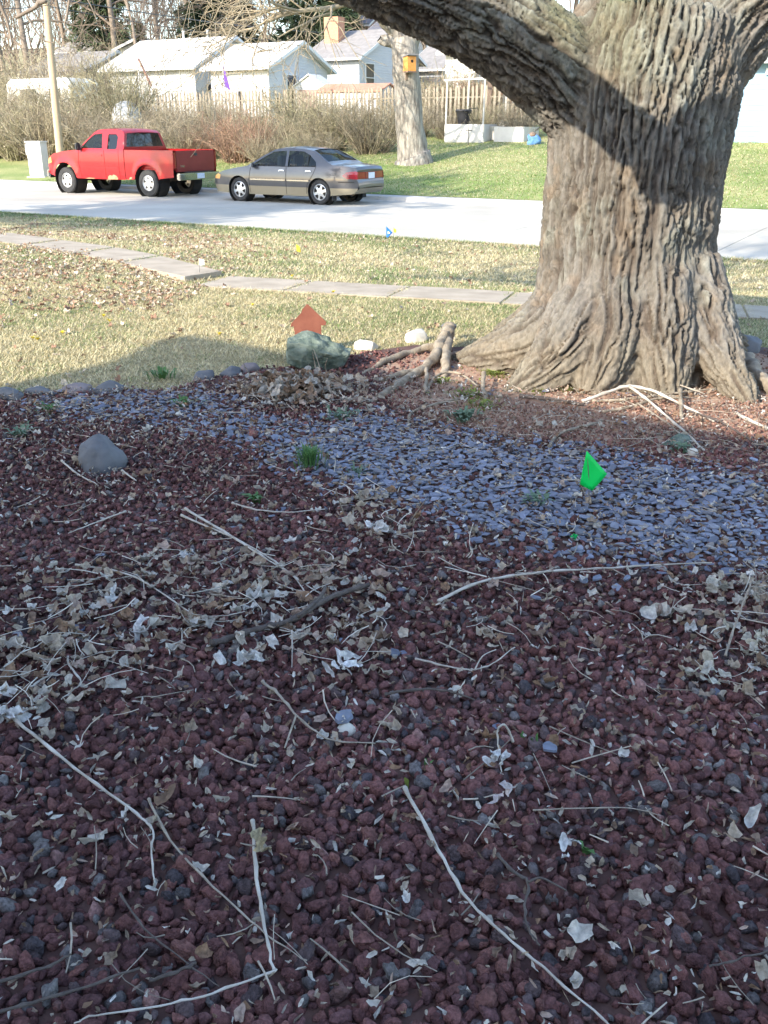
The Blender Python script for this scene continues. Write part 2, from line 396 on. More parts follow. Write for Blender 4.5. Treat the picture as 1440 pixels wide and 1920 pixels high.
# road: concrete panels on a base
road = sheet('road', [-9.35, -.1], list(np.arange(-90, 91, 10.)), -.02, 'joint', zfun=lambda X, Y, S: np.full(X.shape, ROADZ))
tj = float((np.array(G(915, 442)[:2]) - P0) @ UD)
for k in range(-9, 14):
    for a, b in ((-9.35, -4.72), (-4.705, -.33)):
        t0 = tj + k * 4.6 + .008; t1 = t0 + 4.584
        vs = [st_pt(s, t, z) for z in (ROADZ - .016, ROADZ) for s, t in ((a, t0), (b, t0), (b, t1), (a, t1))]
        MB().add(vs, [(3, 2, 1, 0), (4, 5, 6, 7), (0, 1, 5, 4), (1, 2, 6, 5), (2, 3, 7, 6), (3, 0, 4, 7)]).build('concrete_panel', 'concrete_road', road)
kb = MB(); prof = [(-.33, ROADZ - .1), (-.33, ROADZ + .004), (-.17, ROADZ + .015), (-.13, -.235), (-.02, -.21), (.12, -.205), (.12, ROADZ - .1)]
kerb = link('kerb', bpy.data.meshes.new('kerb'), None); kerb['kind'] = 'structure'
for k in range(-20, 30):
    t0, t1 = tj + k * 2.3 + .006, tj + (k + 1) * 2.3 - .006; n = len(prof)
    vs = [st_pt(s, t0, z) for s, z in prof] + [st_pt(s, t1, z) for s, z in prof]
    MB().add(vs, [tuple(range(n)), tuple(reversed(range(n, 2 * n)))] + [(i, i + n, (i + 1) % n + n, (i + 1) % n) for i in range(n)]).build('kerb_length', 'kerb', kerb)

# pavement slabs
walk = sheet('sidewalk', [-17, -16.9], [-30, -29], -.2, 'joint')
def slab(P, th=.09, lift=.03, tilt=None):
    top = [Vector((p.x, p.y, float(zt(p.x, p.y)) + lift + (tilt[i] if tilt else 0))) for i, p in enumerate(P)]
    vs = [p - Vector((0, 0, th)) for p in top] + top
    o = MB().add(vs, [(3, 2, 1, 0), (4, 5, 6, 7), (0, 1, 5, 4), (1, 2, 6, 5), (2, 3, 7, 6), (3, 0, 4, 7)]).build('slab', 'concrete_walk', walk, bevel=.008)
    return o
A = G(415, 519); B = G(967, 550); C = G(405, 541); D = G(915, 571)
du = (B - A); nsl = round(du.length / 1.42); du /= nsl; dv = (D - C).normalized() * du.length
wv = C - A; wv = wv - du.normalized() * wv.dot(du.normalized())
WALK = []
for k in range(0, 22):
    a = A + du * k; b = A + du * (k + 1) - du.normalized() * .014
    if k == 0: a = a + du * .1
    q = [a, b, b + wv, a + wv]; WALK.append(q); slab(q, lift=.02 + random.uniform(-.004, .004))
LEFTQ = [[(347, 529), (416, 518), (303, 482), (224, 495)], [(221, 494), (300, 481), (220, 466), (142, 478)],
         [(138, 477), (216, 465), (118, 452), (42, 462)], [(38, 461), (114, 451), (18, 438), (-60, 447)], [(-64, 446), (14, 437), (-90, 424), (-170, 433)]]
for i, q in enumerate(LEFTQ):
    p = [G(*a) for a in q]; WALK.append(p)
    slab(p, lift=.02, tilt=(.045, .045, .0, .0) if i == 0 else (.0, .0, 0, 0))
def on_walk(x, y, grow_=.02):
    m = np.zeros(np.shape(x), bool)
    for q in WALK:
        c = (q[0] + q[1] + q[2] + q[3]) / 4; m |= in_poly(x, y, [c + (p - c) * .9 for p in q])
    return m

# the house behind the photographer whose eave and corner throw the shade over the bed
def loc_frame(o, ax): return Matrix.LocRotScale(Vector(o), Matrix(((ax.x, -ax.y, 0), (ax.y, ax.x, 0), (0, 0, 1))).to_quaternion(), None)
def gable_house(name, label, corner, ax, L, W, zb, ze, zr, wall, roof, over=.35, parts=True, th=.16, gutter='trim_white', side=1, hide=()):
    """corner: front corner; ax: unit vector along the eave; depth runs to ax rotated by +90 deg * side. Local x along ax, y depth."""
    e = empty(name, (corner[0], corner[1], zb)); e.rotation_euler = (0, 0, math.atan2(ax.y, ax.x)); tag(e, label, 'house')
    H = ze - zb; RH = zr - zb; s = side; m = MB()
    m.add([(0, 0, -1.2), (L, 0, -1.2), (L, s * W, -1.2), (0, s * W, -1.2), (0, 0, H), (L, 0, H), (L, s * W, H), (0, s * W, H), (0, s * W / 2, RH), (L, s * W / 2, RH)],
          [(0, 1, 5, 4), (2, 3, 7, 6), (0, 4, 8, 7, 3), (1, 2, 6, 9, 5)])
    m.build('wall', wall, e)
    sl = (RH - H) / (W / 2); r = MB(); x0, x1 = -over, L + over
    r.add([(x0, -s * over, H - sl * over + th), (x1, -s * over, H - sl * over + th), (x1, s * W / 2, RH + th), (x0, s * W / 2, RH + th),
           (x0, s * (W + over), H - sl * over + th), (x1, s * (W + over), H - sl * over + th),
           (x0, -s * over, H - sl * over + .02), (x1, -s * over, H - sl * over + .02), (x1, s * W / 2, RH + .02), (x0, s * W / 2, RH + .02),
           (x0, s * (W + over), H - sl * over + .02), (x1, s * (W + over), H - sl * over + .02)],
          [(0, 1, 2, 3), (3, 2, 5, 4), (7, 6, 9, 8), (8, 9, 10, 11), (0, 6, 7, 1), (4, 5, 11, 10), (0, 3, 9, 6), (3, 4, 10, 9), (1, 7, 8, 2), (2, 8, 11, 5)])
    rf = r.build('roof', roof, e)
    for yy in ((-s * over - s * .05), (s * (W + over) + s * .05)):
        MB().box(((x0 + x1) / 2, yy, H - sl * over + .06), (x1 - x0, .09, .13)).build('gutter', gutter, rf)
    for xx in (x0 - .012, x1 + .012):
        for (ya, yb) in ((-s * over, s * W / 2), (s * (W + over), s * W / 2)):
            za, zb2 = H - sl * over, RH
            MB().add([(xx - .01, ya, za - .02), (xx - .01, yb, zb2 - .02), (xx - .01, yb, zb2 + th + .01), (xx - .01, ya, za + th + .01),
                      (xx + .01, ya, za - .02), (xx + .01, yb, zb2 - .02), (xx + .01, yb, zb2 + th + .01), (xx + .01, ya, za + th + .01)],
                     [(0, 1, 2, 3), (7, 6, 5, 4), (0, 4, 5, 1), (3, 2, 6, 7), (0, 3, 7, 4), (1, 5, 6, 2)]).build('bargeboard', gutter, rf)
    return e
def window(par, c, wd, ht, face, mat='window_dark', fr='trim_white', name='window', sash=True):
    """face 'y-': pane in the plane of local y, seen from -y ; 'x-' / 'x+' likewise."""
    f = MB(); t = .07; pr = .035
    def bx(m, cx, cz, w_, h_, dep, off):
        if face[0] == 'y': m.box((c[0] + cx, c[1] + off * (-1 if face[1] == '-' else 1), c[2] + cz), (w_, dep, h_))
        else: m.box((c[0] + off * (-1 if face[1] == '-' else 1), c[1] + cx, c[2] + cz), (dep, w_, h_))
    for cx, cz, w_, h_ in ((-wd / 2, 0, t, ht + t), (wd / 2, 0, t, ht + t), (0, ht / 2, wd - t, t), (0, -ht / 2, wd - t, t)): bx(f, cx, cz, w_, h_, .08, pr)
    if sash: bx(f, 0, 0, wd - t, .05, .06, pr)
    o = f.build(name, fr, par)
    p = MB(); bx(p, 0, 0, wd - t - .004, ht - t - .004, .02, .012); p.build('pane', mat, o)
    return o
EL = Vector((-8.95, 0.27, 0)); ED = Vector((.79, -.61, 0)).normalized()
own = gable_house('house', 'house behind the photographer whose eave shades the rock bed', (EL.x + .3 * ED.x - .4 * .61, EL.y + .3 * ED.y - .4 * .79), ED, 17, 8, 0, 5.5, 7.2, 'wall_white', 'roof_grey', over=.4, side=-1, th=.12)
window(own, (7.2, 0, 1.5), 1.6, 1.2, 'y+'); window(own, (7.2, 0, 4.1), 1.2, 1.2, 'y+'); window(own, (11, 0, 4.1), 1.2, 1.2, 'y+')

# ================================================================== THE BIG MAPLE
def bark_material():
    m = bpy.data.materials.new('maple_bark'); m.use_nodes = True; t = m.node_tree; N = t.nodes; L = t.links; b = N['Principled BSDF']
    b.inputs['Roughness'].default_value = .92; b.inputs['Specular IOR Level'].default_value = .2
    a = N.new('ShaderNodeAttribute'); a.attribute_name = 'col'
    tc = N.new('ShaderNodeTexCoord'); nz = N.new('ShaderNodeTexNoise'); nz.inputs['Scale'].default_value = 38; nz.inputs['Detail'].default_value = 8; nz.inputs['Roughness'].default_value = .65
    mp = N.new('ShaderNodeMapping'); mp.inputs['Scale'].default_value = (1, 1, .45); L.new(tc.outputs['Object'], mp.inputs[0]); L.new(mp.outputs[0], nz.inputs['Vector'])
    r2 = N.new('ShaderNodeMapRange'); r2.inputs[1].default_value = .3; r2.inputs[2].default_value = .7; r2.inputs[3].default_value = .62; r2.inputs[4].default_value = 1.32; L.new(nz.outputs[0], r2.inputs[0])
    cb = N.new('ShaderNodeCombineColor'); [L.new(r2.outputs[0], cb.inputs[k]) for k in range(3)]
    mx = N.new('ShaderNodeMix'); mx.data_type = 'RGBA'; mx.blend_type = 'MULTIPLY'; mx.inputs[0].default_value = 1
    L.new(a.outputs['Color'], mx.inputs[6]); L.new(cb.outputs[0], mx.inputs[7]); L.new(mx.outputs[2], b.inputs['Base Color'])
    bp = N.new('ShaderNodeBump'); bp.inputs['Strength'].default_value = .8; bp.inputs['Distance'].default_value = .012; L.new(nz.outputs[0], bp.inputs['Height']); L.new(bp.outputs[0], b.inputs['Normal'])
    MATS['maple_bark'] = m
bark_material()
def smooth_pts(P, rr, k=6):                           # Catmull-Rom through points
    P = [np.array(p) for p in P]; out, ro = [], []
    for i in range(len(P) - 1):
        p0, p1, p2, p3 = P[max(i - 1, 0)], P[i], P[i + 1], P[min(i + 2, len(P) - 1)]
        for j in range(k):
            t = j / k
            out.append(.5 * ((2 * p1) + (p2 - p0) * t + (2 * p0 - 5 * p1 + 4 * p2 - p3) * t * t + (3 * p1 - p0 - 3 * p2 + p3) * t ** 3))
            ro.append(rr[i] * (1 - t) + rr[i + 1] * t)
    out.append(P[-1]); ro.append(rr[-1])
    return np.array(out), np.array(ro)
TC = Vector((1.78, 7.0, 0))
AX = {}
AX['trunk'] = ([(1.80, 7.02, -.35), (1.78, 7.02, 0), (1.765, 7.02, .3), (1.755, 7.02, .75), (1.76, 7.02, 1.4), (1.79, 7.05, 1.9), (1.86, 7.1, 2.35)],
               [.84, .76, .68, .63, .625, .66, .60])
AX['left'] = ([at(1180, 330, 7.0), at(1120, 215, 6.98), at(1030, 120, 6.95), at(925, 42, 6.95), at(800, -18, 6.9), at(640, -82, 6.8), at(450, -160, 6.7), at(250, -290, 6.6)],
              [.32, .35, .335, .32, .30, .28, .25, .2])
AX['mid'] = ([(1.78, 7.05, 1.7), (1.72, 7.1, 2.3), (1.66, 7.15, 2.9), (1.6, 7.3, 3.6), (1.5, 7.5, 4.6)], [.45, .42, .37, .33, .28])
AX['right'] = ([(1.9, 7.0, 1.7), (2.2, 6.98, 2.25), (2.62, 6.95, 2.62), (3.1, 6.9, 2.85), (3.8, 6.8, 3.2), (4.6, 6.7, 3.9)], [.40, .38, .33, .30, .27, .22])
def rt(px, py, dz, r): v = G(px, py); return ((v.x, v.y, dz), r)
def root_axis(pts): return [p for p, r in pts], [r for p, r in pts]
AX['root1'] = root_axis([((1.55, 6.95, .62), .30), ((1.28, 6.85, .36), .27), ((1.02, 6.9, .17), .22), ((.80, 7.05, .07), .16), ((.62, 7.25, -.02), .09), ((.5, 7.4, -.08), .05)])
AX['root2'] = root_axis([((1.5, 6.7, .6), .28), ((1.28, 6.5, .27), .24), ((1.08, 6.42, .09), .17), ((.93, 6.36, 0), .10), ((.82, 6.3, -.05), .05)])
AX['root3'] = root_axis([((1.62, 6.6, .7), .25), ((1.55, 6.42, .3), .22), ((1.45, 6.34, .06), .17), ((1.38, 6.26, -.05), .08)])
AX['root4'] = root_axis([((1.9, 6.6, .75), .26), ((1.92, 6.42, .34), .23), ((1.93, 6.3, .08), .19), ((1.96, 6.2, -.05), .10)])
AX['root5'] = root_axis([((2.1, 6.7, .8), .25), ((2.24, 6.5, .42), .21), ((2.34, 6.3, .16), .16), ((2.40, 6.1, .03), .11), ((2.44, 5.98, -.04), .05)])
AX['root6'] = root_axis([((2.1, 7.2, .6), .3), ((2.5, 7.4, .2), .22), ((2.9, 7.6, 0), .12)])
AX['root7'] = root_axis([((1.6, 7.4, .6), .3), ((1.3, 7.8, .2), .22), ((1.0, 8.2, -.02), .1)])
def maple():
    e = empty('maple_tree', (TC.x, TC.y, 0)); tag(e, 'massive old tree with deeply furrowed bark and flaring roots beside the rock bed', 'tree')
    mb = MB(); axes = []
    for k, (P, rr) in AX.items():
        p, r = smooth_pts(P, rr); axes.append((k, p, r)); mb.tube(p, list(r), n=20)
    me = mb.mesh('trunk', 'maple_bark'); o = link('trunk', me)
    md = o.modifiers.new('r', 'REMESH'); md.mode = 'VOXEL'; md.voxel_size = .0132
    dg = bpy.context.evaluated_depsgraph_get(); ev = o.evaluated_get(dg); m2 = bpy.data.meshes.new_from_object(ev)
    bpy.data.objects.remove(o)
    nv = len(m2.vertices); V = np.empty(nv * 3, np.float32); m2.vertices.foreach_get('co', V); V = V.reshape(-1, 3).astype(float)
    ne = len(m2.edges); E = np.empty(ne * 2, np.int32); m2.edges.foreach_get('vertices', E); E = E.reshape(-1, 2)
    deg = np.bincount(E.ravel(), minlength=nv).astype(float)[:, None]
    for it in range(20):                               # Laplacian smoothing melts the joins together
        acc = np.zeros_like(V)
        for k in range(3):
            acc[:, k] = np.bincount(E[:, 0], V[E[:, 1], k], nv) + np.bincount(E[:, 1], V[E[:, 0], k], nv)
        V = V * .4 + acc / deg * .6
    m2.vertices.foreach_set('co', V.astype(np.float32).ravel()); m2.update()
    Nn = np.empty(nv * 3, np.float32); m2.vertices.foreach_get('normal', Nn); Nn = Nn.reshape(-1, 3).astype(float)
    Wt = []; Dd = []; Fu = []; Cd = []; plate = []
    groups = {'trunk': 0}
    for idx, (k, p, r) in enumerate(axes):
        best = np.full(nv, 1e9); sl = np.zeros(nv); cen = np.zeros((nv, 3)); tan = np.zeros((nv, 3)); rad = np.zeros(nv); acc = 0.
        for i in range(len(p) - 1):
            a, b = p[i], p[i + 1]; ab = b - a; L_ = np.linalg.norm(ab)
            t = np.clip(((V - a) @ ab) / L_ ** 2, 0, 1); q = a + t[:, None] * ab; d = np.linalg.norm(V - q, axis=1) - (r[i] * (1 - t) + r[i + 1] * t)
            m = d < best; best[m] = d[m]; sl[m] = acc + t[m] * L_; cen[m] = q[m]; tan[m] = ab / L_; rad[m] = (r[i] * (1 - t) + r[i + 1] * t)[m]; acc += L_
        wmask = np.exp(-np.clip(best, 0, None) / .035) * np.where(best < .2, 1, 0) + 1e-9
        J = np.nonzero(best < .2)[0]; Wt.append(wmask)
        # smooth position along the axis (no steps at the polyline's joints)
        pp, _r = smooth_pts(list(p), list(r), 2); seg = np.linalg.norm(np.diff(pp, axis=0), axis=1); spp = np.concatenate(([0], np.cumsum(seg))); tn = np.gradient(pp, axis=0); tn /= np.linalg.norm(tn, axis=1, keepdims=True)
        sig = .10; wsum = np.zeros(len(J)); sJ = np.zeros(len(J)); cJ = np.zeros((len(J), 3)); tJ = np.zeros((len(J), 3)); VJ = V[J]; b2 = (best[J] + rad[J]) ** 2
        for jj in range(len(pp)):
            g_ = np.exp(-(((VJ - pp[jj]) ** 2).sum(1) - b2) / (2 * sig * sig)) * (seg[min(jj, len(seg) - 1)]); wsum += g_; sJ += g_ * spp[jj]; cJ += g_[:, None] * pp[jj]; tJ += g_[:, None] * tn[jj]
        wsum += 1e-12; sl[J] = sJ / wsum; cen[J] = cJ / wsum[:, None]; tan[J] = tJ / (np.linalg.norm(tJ, axis=1, keepdims=True) + 1e-12)
        rel = V[J] - cen[J]; tj_ = tan[J]; rel -= tj_ * (rel * tj_).sum(1)[:, None]; rel = rel / (np.linalg.norm(rel, axis=1, keepdims=True) + 1e-6)
        ref = p[-1] - p[0]; ref = ref / np.linalg.norm(ref); A_ = np.cross(ref, (0.2, .9, .3)); A_ /= np.linalg.norm(A_); B_ = np.cross(ref, A_)
        Rm = float(np.mean(r)) if k != 'trunk' else .64
        cx = rel @ A_ * Rm; cy = rel @ B_ * Rm; cz = sl[J] + idx * 3.1
        wp = np.stack((cx, cy, cz), 1); wob = fbm(wp * np.array((2.2, 2.2, 2.0)), 3, 5 + idx) * .034; wob2 = fbm(wp * np.array((9, 9, 7.)), 2, 31) * .012
        st = .092 if k in ('trunk', 'mid', 'right') or k.startswith('root') else .17
        zj = fbm(np.stack((cx * 11, cy * 11, cz * .9), 1), 2, 91) * .075
        q = np.stack((cx + wob + wob2, cy + wob - wob2, cz * st + zj), 1)
        n1_ = pnoise(q / .062, 3 + idx) + .32 * pnoise(q / .026 + 4.4, 13 + idx); pl = sstep(.0, .17, np.abs(n1_))
        n2_ = pnoise(q / .029 + 9.1, 23 + idx) + .3 * pnoise(q / .015, 29); pl2 = sstep(.0, .20, np.abs(n2_)); gid = np.clip(.5 + .9 * pnoise(q / .05 + 3.3, 41), 0, 1)
        pl3 = np.ones(len(J))
        if not k.startswith('root'): v1, v2, _c = voro(np.stack((q[:, 0] / .05, q[:, 1] / .05, (cz * .5 + zj * 5) / .05), 1), 61 + idx); pl3 = sstep(.0, .16, v2 - v1)
        lowf = fbm(np.stack((cx * 3.2, cy * 3.2, cz * .45), 1), 3, 50 + idx)
        fine = fbm(np.stack((cx * 34, cy * 34, cz * 15), 1), 3, 70)
        nb = sstep(.02, .35, V[J, 2]) * .5 + .5
        d_ = (-.046 * (1 - pl) - .016 * (1 - pl2) - .011 * (1 - pl3)) * nb + .020 * lowf + .007 * fine + (gid - .5) * .014 * pl
        for lst, val in ((Dd, d_), (Fu, np.clip(1 - pl * (.6 + .4 * pl2) * (.7 + .3 * pl3), 0, 1)), (Cd, gid)):
            full = np.zeros(nv); full[J] = val; lst.append(full)
    Wt = np.array(Wt); Wt = Wt ** 2; Wt /= Wt.sum(0)
    disp = (Wt * np.array(Dd)).sum(0); fu = (Wt * np.array(Fu)).sum(0); cid = (Wt * np.array(Cd)).sum(0)
    V2 = V + Nn * disp[:, None]
    # bark colour: grey-brown plates, warm patches, inner bark darkened in the cracks with painted shade, moss on the left limb's shoulder, dusty base
    n1 = fbm(V * 1.7, 4, 3); n3 = fbm(V * 7., 3, 9)
    base = np.array((.165, .147, .12)); grey = np.array((.235, .217, .19)); warm = np.array((.27, .19, .12)); crack_shade = np.array((.075, .055, .042)); moss = np.array((.19, .20, .11)); dust_sun = np.array((.255, .215, .155))
    k1 = np.clip(cid + n1 * .4, 0, 1)[:, None]; c = base * (1 - k1) + grey * k1
    wv_ = np.clip((n3 - .25) * 1.6, 0, 1)[:, None] * .4; c = c * (1 - wv_) + warm * wv_
    up = np.clip(Nn[:, 2] * .8 + .35, 0, 1) * sstep(1.55, 2.1, V[:, 2]) * sstep(2.1, 1.5, V[:, 0]) * np.clip(.7 + n1, 0, 1)
    c = c * (1 - .75 * up[:, None]) + moss * .75 * up[:, None]
    li = np.clip((fbm(V * 4.2, 3, 77) - .28) * 2.2, 0, 1)[:, None] * .5; c = c * (1 - li) + np.array((.31, .32, .27)) * li; st_ = np.clip((fbm(V * np.array((3., 3., .7)), 3, 81) - .2) * 1.6, 0, 1)[:, None] * .45; c = c * (1 - st_) + np.array((.12, .10, .085)) * st_
    du_ = sstep(.55, .05, V[:, 2] + n1 * .15)[:, None] * .7; c = c * (1 - du_) + dust_sun * du_
    c = c * .87
    fk = (fu ** 1.3)[:, None] * .8; c = c * (1 - fk) + crack_shade * fk
    Fm = np.empty(len(m2.loops), np.int32); m2.loops.foreach_get('vertex_index', Fm)
    quads = Fm.reshape(-1, 4) if len(Fm) == 4 * len(m2.polygons) else None
    bpy.data.meshes.remove(m2)
    off = np.array((TC.x, TC.y, 0))
    t = link('trunk', npmesh('trunk', V2 - off, quads, 'maple_bark', True, c), e)
    # the upper limb that throws the slanting shade band over trunk and left limb, and the crown above the picture
    S3 = np.array(SUNV); rng = np.random.default_rng(5); segs = []
    P1 = np.array(at(1225, 285, 6.43)) + S3 * 2.6; P2 = np.array(at(740, 16, 6.62)) + S3 * 2.6; Pm = np.array(at(1055, 172, 6.85)) + S3 * 2.6; Pr = np.array(at(1345, 356, 6.78)) + S3 * 2.6
    lim = [np.array((1.5, 7.6, 5.0)), np.array((2.6, 6.4, 4.7)), np.array((2.75, 5.6, 3.6)), Pr, P1, Pm, P2, P2 + (P2 - P1) * .6 + np.array((0, 0, .35)), P2 + (P2 - P1) * 1.2 + np.array((0, 0, 1.2))]
    lp, lr = smooth_pts(lim, [.24, .22, .18, .15, .15, .17, .24, .22, .14]); lr = np.array(lr)
    LV, LF = tubes_np([(lp, lr)], 14); fb = fbm(LV * 6, 3, 2)
    link('limb', npmesh('limb', LV - off + (fb * .02)[:, None], LF, 'bark_far'), e)
    out = []
    def ext(p, q, r, n, dep):
        d = np.array(q) - np.array(p)
        for _ in range(n):
            grow(q, d + rng.normal(0, .35, 3) * np.linalg.norm(d), r * rng.uniform(.55, .8), 2.3, dep, rng, out, 1, .75, 4, .3, .013)
    for k in ('left', 'mid', 'right'):
        P, r_ = AX[k]; ext(P[-2], P[-1], r_[-1], 3, 3)
    ext(lp[-4], lp[-1], .13, 2, 3)
    for (lv, P, r_) in list(out): pass
    cv, cf = tubes_np([(P, r_) for lv, P, r_ in out], 5)
    link('crown', npmesh('crown', cv - off, cf, 'twigs_far'), e)
    # exposed surface roots: the gnarled one left of the trunk and its fingers
    def surf(pts, name='root'):
        P, r_ = smooth_pts([p for p, r in pts], [r for p, r in pts], 5); mbx = MB()
        P = P + np.array([[random.uniform(-.006, .006) for _ in range(3)] for _ in P])
        q, qr = smooth_pts(list(P), list(r_), 3); RV, RF = tubes_np([(q, np.array(qr))], 14); g_ = fbm(RV * np.array((16., 16., 16.)), 3, 5)
        cc = RV - np.repeat(q, 14, 0); RV = RV + cc * (.24 * g_ - .2)[:, None]; return link(name, npmesh(name, RV - off, RF, 'root'), e)
    def gp(px, py, z=0.): v = G(px, py); return (v.x, v.y, z)
    surf([(gp(842, 650, .16), .055), (gp(838, 655, .13), .075), (gp(828, 665, .10), .065), (gp(812, 688, .06), .048), (gp(770, 715, .03), .042), (gp(720, 745, .02), .034), (gp(672, 770, -.01), .022)])
    surf([(gp(838, 660, .10), .055), (gp(836, 690, .06), .042), (gp(832, 712, .0), .03), (gp(830, 730, -.04), .02)])
    surf([(gp(815, 662, .05), .04), (gp(770, 668, .03), .03), (gp(720, 685, .03), .028), (gp(690, 698, .0), .02), (gp(640, 712, -.02), .012)])
    surf([(gp(806, 695, .04), .03), (gp(760, 708, .03), .028), (gp(710, 718, .02), .026), (gp(662, 722, 0), .02)])
    surf([(gp(800, 695, .04), .018), (gp(798, 730, .05), .016), (gp(800, 745, .01), .012)])
    surf([(gp(905, 725, .10), .02), (gp(907, 745, .05), .02), (gp(915, 758, -.02), .016)])
    surf([(gp(1392, 690, .10), .05), (gp(1405, 705, .09), .06), (gp(1425, 725, .06), .06), (gp(1460, 750, .03), .055), (gp(1500, 775, 0), .05)])
    surf([(gp(800, 745, .02), .012), (gp(815, 720, .05), .012), (gp(850, 712, .06), .010), (gp(900, 735, .03), .009)])
    return e
MAPLE = maple()

# ================================================================== ROCK BED
BED = [(-60, 760), (0, 744), (60, 740), (220, 731), (330, 733), (380, 712), (465, 694), (530, 690), (650, 672), (690, 660), (780, 648), (850, 652), (900, 650), (960, 630), (1380, 650), (1500, 662)]
BEDW = [Vector((-4.2, 6.2, 0))] + pxpoly(BED) + [Vector((4.2, 6.9, 0)), Vector((4.2, .3, 0)), Vector((-4.2, .3, 0))]
def bed_sheet():
    bm = bmesh.new(); vs = [bm.verts.new((p.x, p.y, .006)) for p in BEDW]; f = bm.faces.new(vs); bmesh.ops.triangulate(bm, faces=[f]); bmesh.ops.recalc_face_normals(bm, faces=bm.faces)
    if bm.faces[:][0].normal.z < 0: bmesh.ops.reverse_faces(bm, faces=bm.faces)
    me = bpy.data.meshes.new('rock_bed'); bm.to_mesh(me); bm.free(); me.materials.append(MATS['soil']); o = link('rock_bed', me); o['kind'] = 'structure'; return o
bed = bed_sheet()
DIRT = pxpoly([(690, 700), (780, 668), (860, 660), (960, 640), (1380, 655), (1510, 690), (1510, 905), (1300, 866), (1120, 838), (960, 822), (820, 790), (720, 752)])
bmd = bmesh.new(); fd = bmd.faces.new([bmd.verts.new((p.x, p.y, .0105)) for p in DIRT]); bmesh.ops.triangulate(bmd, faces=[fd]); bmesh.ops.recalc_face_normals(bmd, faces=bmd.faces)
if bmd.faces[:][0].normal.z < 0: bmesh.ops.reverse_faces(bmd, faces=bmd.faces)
med = bpy.data.meshes.new('bare_soil'); bmd.to_mesh(med); bmd.free(); pm('sun_paled_soil', (.30, .175, .12), (.42, .29, .20), sc=14, rough=.95, bump=.8, bsc=60); med.materials.append(MATS['sun_paled_soil']); link('bare_soil', med)['kind'] = 'structure'  # soil colour paled here to stand in for sunshine on the ground
SLATE_TOP = [(60, 748), (200, 738), (300, 740), (430, 728), (460, 770), (560, 800), (700, 778), (800, 802), (930, 832), (1100, 846), (1250, 868), (1440, 905), (1600, 930)]
SLATE_BOT = [(1600, 1110), (1440, 1085), (1200, 1050), (1050, 1036), (900, 1010), (800, 962), (640, 930), (560, 900), (500, 862), (380, 822), (300, 800), (150, 792), (30, 765)]
SLP = pxpoly(SLATE_TOP + SLATE_BOT)
def slate_w(x, y):                                     # how much slate covers the lava at a point
    j = .10
    x = np.asarray(x); y = np.asarray(y); o = np.zeros(x.shape)
    for a in range(9): o += in_poly(x + j * math.cos(a * .7), y + j * 1.6 * math.sin(a * .7), SLP)
    o = o / 9
    left = sstep(-.9, .2, x + .25 * n2(x, y, 2., 5).reshape(x.shape))
    return o * (.66 + .34 * left)
def view_mask(x, y, m=.25):
    dep = y * CT + HC * ST; return np.abs(x) < dep * 720 / F + m

def ico(sub):
    bm = bmesh.new(); bmesh.ops.create_icosphere(bm, subdivisions=sub, radius=1.0)
    V = np.array([v.co[:] for v in bm.verts]); Fc = np.array([[v.index for v in f.verts] for f in bm.faces]); bm.free(); return V, Fc
def rock_variants(sub, n, seed, amp=.36, sc=1.15):
    V, Fc = ico(sub); out = []
    rng = np.random.default_rng(seed)
    for k in range(n):
        d = fbm(V * sc + k * 13.1, 3, seed + k); W_ = V * (1 + amp * d)[:, None]
        for _ in range(11):                             # knock flat facets off
            nn = rng.normal(0, 1, 3); nn /= np.linalg.norm(nn); h = rng.uniform(.52, .8); dd = W_ @ nn - h; W_ = W_ - nn[None, :] * np.clip(dd, 0, None)[:, None] * .85
        W_ = W_ * (1 + (.13 * fbm(V * 4.5 + k, 2, 3) if sub > 2 else rng.normal(0, .075, len(V))))[:, None]
        out.append(W_)
    return np.array(out), Fc
def rand_rot(n, rng):
    q = rng.normal(0, 1, (n, 4)); q /= np.linalg.norm(q, axis=1, keepdims=True); a, b, c, d = q.T
    return np.stack((1 - 2 * (c * c + d * d), 2 * (b * c - a * d), 2 * (b * d + a * c), 2 * (b * c + a * d), 1 - 2 * (b * b + d * d), 2 * (c * d - a * b), 2 * (b * d - a * c), 2 * (c * d + a * b), 1 - 2 * (b * b + c * c)), 1).reshape(n, 3, 3)
def stamp(VAR, Fc, idx, Rm, S, P, col):
    W_ = np.einsum('nij,nvj->nvi', Rm, VAR[idx] * S[:, None, :]) + P[:, None, :]; n, v = W_.shape[:2]
    Fa = (Fc[None] + (np.arange(n) * v)[:, None, None]).reshape(-1, Fc.shape[1])
    return W_.reshape(-1, 3), Fa, np.repeat(col, v, 0)
def join(parts):
    o = 0; V, Fa, C = [], [], []
    for v, f, c in parts: V.append(v); Fa.append(f + o); C.append(c); o += len(v)
    return np.concatenate(V), np.concatenate(Fa), np.concatenate(C)

